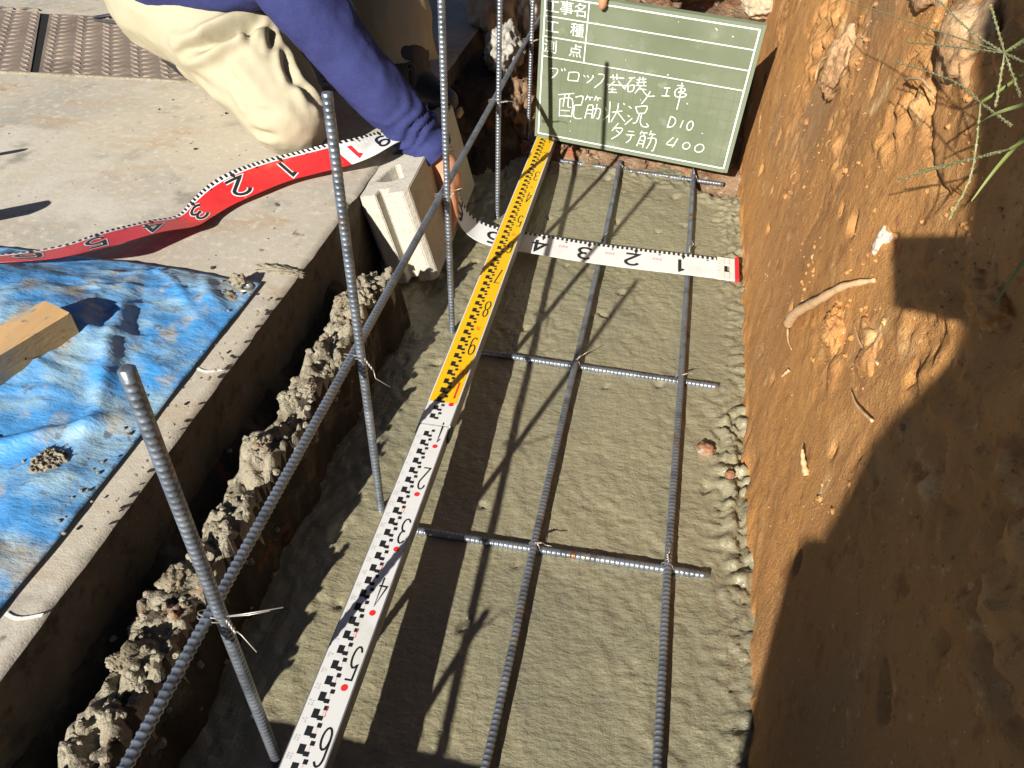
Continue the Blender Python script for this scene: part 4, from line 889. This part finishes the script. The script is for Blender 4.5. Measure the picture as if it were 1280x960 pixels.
body += chain((shL, .05), ((-.60, 1.28, .68), .042), ((-.63, 1.20, .70), .03))+chain((neck, .055), ((-.66, .91, .66), .11), ((-.9, .98, .45), .12))+[(shR, .05, (-.66, .9, .66), .09), (shL, .05, (-.66, .92, .68), .09), (neck, .05, head, .05)]
body += head_caps(head, LOOK)+chain((hipR, .09), (kneeR, .055), (ankR, .04))+chain((hipL, .09), (kneeL, .055), (ankL, .038))+[(hipR, .1, hipL, .1)]
blob("body", body, .0046, M_SKIN, wk, 3)
face_parts(head, LOOK, wk)
fd = (Vector(ARM[5])-Vector(ARM[3])).normalized()
def sleeve(co):
    d = cloth(1.)(co); a = Vector(ARM[5]); s = ((co-np.array(a))@np.array(fd))+.028; near_c = np.exp(-((s+.06)/.05)**2)
    ang = co@np.array([.55, .1, .83]); d += near_c*.0065*np.sin(s*230+9*noise3(co*18)+ang*30)*(.5+.5*noise3(co*9+3)); d += .004*np.exp(-((s+.004)/.010)**2); return d
shirt = chain((ARM[0], .072), (ARM[1], .064), (ARM[2], .058), (ARM[3], .054), (ARM[4], .046), ((-.318, .740, .176), .040))
shirt += chain((shL, .075), ((-.58, 1.29, .70), .06), ((-.62, 1.22, .71), .048))+[((-.62, .79, .62), .10, (-.62, 1.04, .70), .11), ((-.66, .80, .62), .11, (-.86, .87, .505), .125), ((-.66, 1.02, .70), .12, (-.90, 1.07, .53), .13), ((-.68, .91, .66), .13, (-.88, .97, .52), .14), ((-.60, .92, .72), .07, neck, .06), ((-.865, .80, .495), .092, (-.70, .765, .510), .085), ((-.70, .765, .510), .085, (-.62, .735, .53), .075)]
blob("shirt", shirt, .0068, M_NAVY, wk, 4, sleeve, [(Vector((-.338, .7405, .201)), fd)])
FOLDS = [([(-.803, .681, .371), (-.74, .673, .396), (-.691, .693, .418), (-.654, .73, .424)], .034, .011), ([(-.841, .696, .376), (-.796, .685, .396)], .010, .007),
         ([(-.668, .714, .422), (-.657, .685, .404)], .013, .007), ([(-.64, .746, .417), (-.617, .69, .384)], .014, .008), ([(-.617, .724, .398), (-.589, .686, .359), (-.575, .668, .342)], .015, .008),
         ([(-.574, .683, .351), (-.542, .666, .31)], .012, .008), ([(-.553, .676, .334), (-.532, .684, .289)], .010, .007), ([(-.70, .655, .36), (-.64, .63, .315)], .005, .012), ([(-.66, .625, .262), (-.60, .612, .262)], .007, .008), ([(-.645, .63, .30), (-.59, .617, .305)], .005, .010), ([(-.79, .70, .33), (-.72, .668, .315)], .006, .012)]
def trou(co):
    d = cloth(.9, .8)(co); k = np.array(kneeR); hp = np.array(hipR); ax = (k-hp)/np.linalg.norm(k-hp); s = (co-hp)@ax
    for pts, dep, wd in FOLDS:                      # creases at the hip, gathers along the inner thigh
        best = np.full(len(co), 9.); tt = np.zeros(len(co)); m = len(pts)-1
        for i in range(m):
            a = np.array(pts[i]); b = np.array(pts[i+1]); ab = b-a; t = np.clip(((co-a)@ab)/(ab@ab), 0, 1); dd = np.linalg.norm(co-(a+t[:, None]*ab), axis=1)
            tt = np.where(dd < best, (i+t)/m, tt); best = np.minimum(best, dd)
        taper = np.sin(np.pi*np.clip(tt*.9+.05, 0, 1))**.6
        d += taper*dep*(-np.exp(-(best/wd)**2)+.55*np.exp(-((best-wd*1.9)/(wd*1.1))**2))
    d += .004*np.sin(s*60+3*noise3(co*8))*np.exp(-((s-.30)/.05)**2)
    return d
blob("trouser_leg", chain((hipR, .124), ((-.80, .81, .390), .108), ((-.70, .755, .342), .098), (kneeR, .080))+chain((kneeR, .076), ((-.76, .84, .272), .066), (ankR, .058))+[(hipR, .122, hipL, .12), ((-.92, .86, .45), .115, (-.86, .84, .45), .11)], .0048, M_CREAM, wk, 8, trou)
def trou2(co): return cloth(.9, .8)(co)+.006*np.sin(co[:, 2]*75+3*noise3(co*9))*sstep(.40, .28, co[:, 2])
blob("trouser_leg", chain((hipL, .125), ((-.80, 1.15, .54), .11), (kneeL, .088))+chain((kneeL, .086), ((-.575, 1.115, .47), .080), ((-.505, 1.055, .36), .074), ((-.478, 1.03, .26), .068)), .0068, M_CREAM, wk, 5, trou2, [(Vector((-.47, 1.03, .272)), Vector((.15, -.25, -1)))])
bt = blob("boot", [(ankL, .050, (-.468, 1.015, .245), .052), ((-.485, 1.03, .235), .042, (-.415, .985, .222), .036), ((-.415, .985, .222), .036, (-.375, .960, .220), .028)], .006, M_BOOT, wk, 3)
V = []
for r in (.018, .030): V.append(tube([(-.452+r*.35*math.cos(t), .967+.004*math.cos(t)-.002, .262+r*math.sin(t)) for t in np.linspace(0, 6.283, 18)], .0028, 6, False))
v, f = merge(V); pydata("ankle_ring", v, f, M_GREYT, bt)
blob("boot", [(ankR, .05, (-.98, .99, .245), .045), ((-.98, .99, .25), .045, (-1.03, 1.02, .25), .04)], .009, M_BOOT, wk, 3)

# ---- the person holding the board from behind
hp = tag(empty("person", (.0, 1.85, .22)), "person in grey work clothes standing behind the green board, thumb over its top edge", "person")
bt_top = BO+BV*BH+BU*-.098
wrb = bt_top+Vector((.005, .085, .075)); hdd = (bt_top+Vector((0, .012, .012))-wrb).normalized()
tb = bt_top-BD*.006+BV*.004
thumb = [(wrb+hdd*.03, .018, bt_top+BV*.012+BD*.004, .0125), (bt_top+BV*.012+BD*.002, .0120, bt_top-BD*.0098+BV*.004, .0105), (bt_top-BD*.0098+BV*.004, .0104, bt_top-BD*.0105-BV*.008, .0095)]
hcaps = thumb+[(wrb, .028, wrb+hdd*.05, .030)]
for i, o in enumerate((-.03, -.01, .012, .032)):
    b = bt_top+BU*o+BD*.034+BV*.022; hcaps += [(wrb+hdd*.04+BU*o*.6, .016, b, .0125), (b, .011, b-BV*.035-BD*.004, .010), (b-BV*.035-BD*.004, .0098, b-BV*.062-BD*.008, .0085)]
sh2 = Vector((.10, 1.62, 1.05)); el2 = Vector((.02, 1.42, .78)); HL = (-.1, -.6, -.75); hd2 = Vector((-.08, 1.48, 1.30))
body = hcaps+chain((sh2, .05), (el2, .042), (wrb, .027))+chain((Vector((-.3, 1.62, 1.08)), .05), ((-.36, 1.55, .85), .04), ((-.28, 1.50, .72), .03))+head_caps(hd2, HL)+[(hd2, .05, (-.1, 1.60, 1.12), .055), ((-.1, 1.6, 1.1), .1, (-.08, 1.9, .95), .12)]
blob("body", body, .0055, M_SKIN, hp, 3); face_parts(hd2, HL, hp)
blob("shirt", chain((sh2, .08), (el2, .062), (wrb.lerp(el2, .12), .046))+chain(((-.3, 1.62, 1.08), .08), ((-.36, 1.55, .85), .06), ((-.30, 1.51, .74), .045))+[((-.22, 1.62, 1.06), .11, (.02, 1.62, 1.04), .11), ((-.2, 1.65, 1.05), .12, (-.17, 1.95, .98), .13), ((.0, 1.65, 1.05), .12, (.0, 1.95, .98), .13)], .012, M_GREYCLOTH, hp, 4, cloth())
blob("trousers", [((-.17, 1.97, .97), .13, (-.2, 1.86, .62), .085), ((-.2, 1.86, .62), .085, (-.22, 1.95, .28), .06), ((.0, 1.97, .97), .13, (.06, 1.86, .62), .085), ((.06, 1.86, .62), .085, (.07, 1.95, .28), .06), ((-.17, 1.97, .98), .12, (.0, 1.97, .98), .12)], .012, M_GREYCLOTH, hp, 4, cloth())
for x in (-.23, .07): blob("boot", [((x, 1.96, .30), .055, (x, 1.94, .26), .05), ((x, 1.95, .26), .045, (x, 1.84, .255), .038)], .010, M_BOOT, hp, 3)

# ---- the photographer, just out of the picture, whose shadow falls on the bank
ph = tag(empty("person", (.24, -1.15, .19)), "person in grey work clothes bending with knees bent to hold the phone", "person")
rr = Vector((math.cos(SUN_AZ), -math.sin(SUN_AZ), 0)); uu = rr.cross(LDIR)
# phone: just behind the camera point, square to the picture
bm = bmesh.new(); pc_ = CAM - LDIR*.06 + rr*.096 - uu*.004; R = Matrix((r2, -fw, u2)).transposed()
box_bm(bm, pc_, (.138, .008, .068), R); bmesh.ops.bevel(bm, geom=[e for e in bm.edges if abs((e.verts[0].co-e.verts[1].co).normalized().dot(fw)) > .9], offset=.010, segments=4); bmesh.ops.bevel(bm, geom=bm.edges[:], offset=.001, segments=1)
tag(bm_obj("phone", bm, M_PHONE), "dark mobile phone held out sideways in the right hand", "phone")
wr3 = pc_+r2*.085-fw*.05-u2*.03; sh3 = Vector((.39, -1.12, 1.34)); el3 = Vector((.42, -.98, .95)); hd3 = Vector((.17, -1.06, 1.56)); HL3 = (.0, .6, -.75)
body = hand_caps(wr3, r2*-.6+fw*.55+u2*.5, u2*.9+r2*.2, fw*-.8+r2*-.5, .6)+chain((sh3, .05), (el3, .042), (wr3, .027))+chain((Vector((.07, -1.16, 1.36)), .05), ((.12, -1.13, 1.06), .042), ((.09, -1.10, .72), .03))+hand_caps((.09, -1.08, .70), (.2, .5, -.6), (-.9, .2, 0), (.1, .5, .8), .4)
body += head_caps(hd3, HL3)+[(hd3, .05, (.2, -1.14, 1.42), .055), ((.2, -1.14, 1.38), .1, (.24, -1.3, .85), .12)]
blob("body", body, .0075, M_SKIN, ph, 3); face_parts(hd3, HL3, ph)
blob("shirt", chain((sh3, .08), (el3, .062), (wr3.lerp(el3, .2), .046))+chain(((.060, -1.16, 1.38), .082), ((.122, -1.13, 1.06), .072), ((.098, -1.10, .87), .068), ((.085, -1.10, .72), .066))+[((.10, -1.15, 1.36), .12, (.32, -1.15, 1.36), .12), ((.150, -1.17, 1.32), .13, (.17, -1.28, .84), .14), ((.32, -1.17, 1.32), .13, (.34, -1.32, .84), .14)], .013, M_GREYCLOTH, ph, 4, cloth())
blob("trousers", [((.16, -1.28, .82), .14, (.150, -.98, .64), .11), ((.150, -.98, .64), .105, (.115, -1.12, .28), .085), ((.34, -1.3, .82), .14, (.36, -1.0, .62), .10), ((.36, -1.0, .62), .10, (.37, -1.15, .28), .08), ((.15, -1.3, .82), .13, (.34, -1.32, .82), .13)], .013, M_GREYCLOTH, ph, 4, cloth())
for x, y in ((.11, -1.12), (.37, -1.15)): blob("boot", [((x, y, .28), .07, (x, y, .235), .055), ((x, y, .235), .048, (x, y+.14, .228), .04)], .012, M_BOOT, ph, 3)
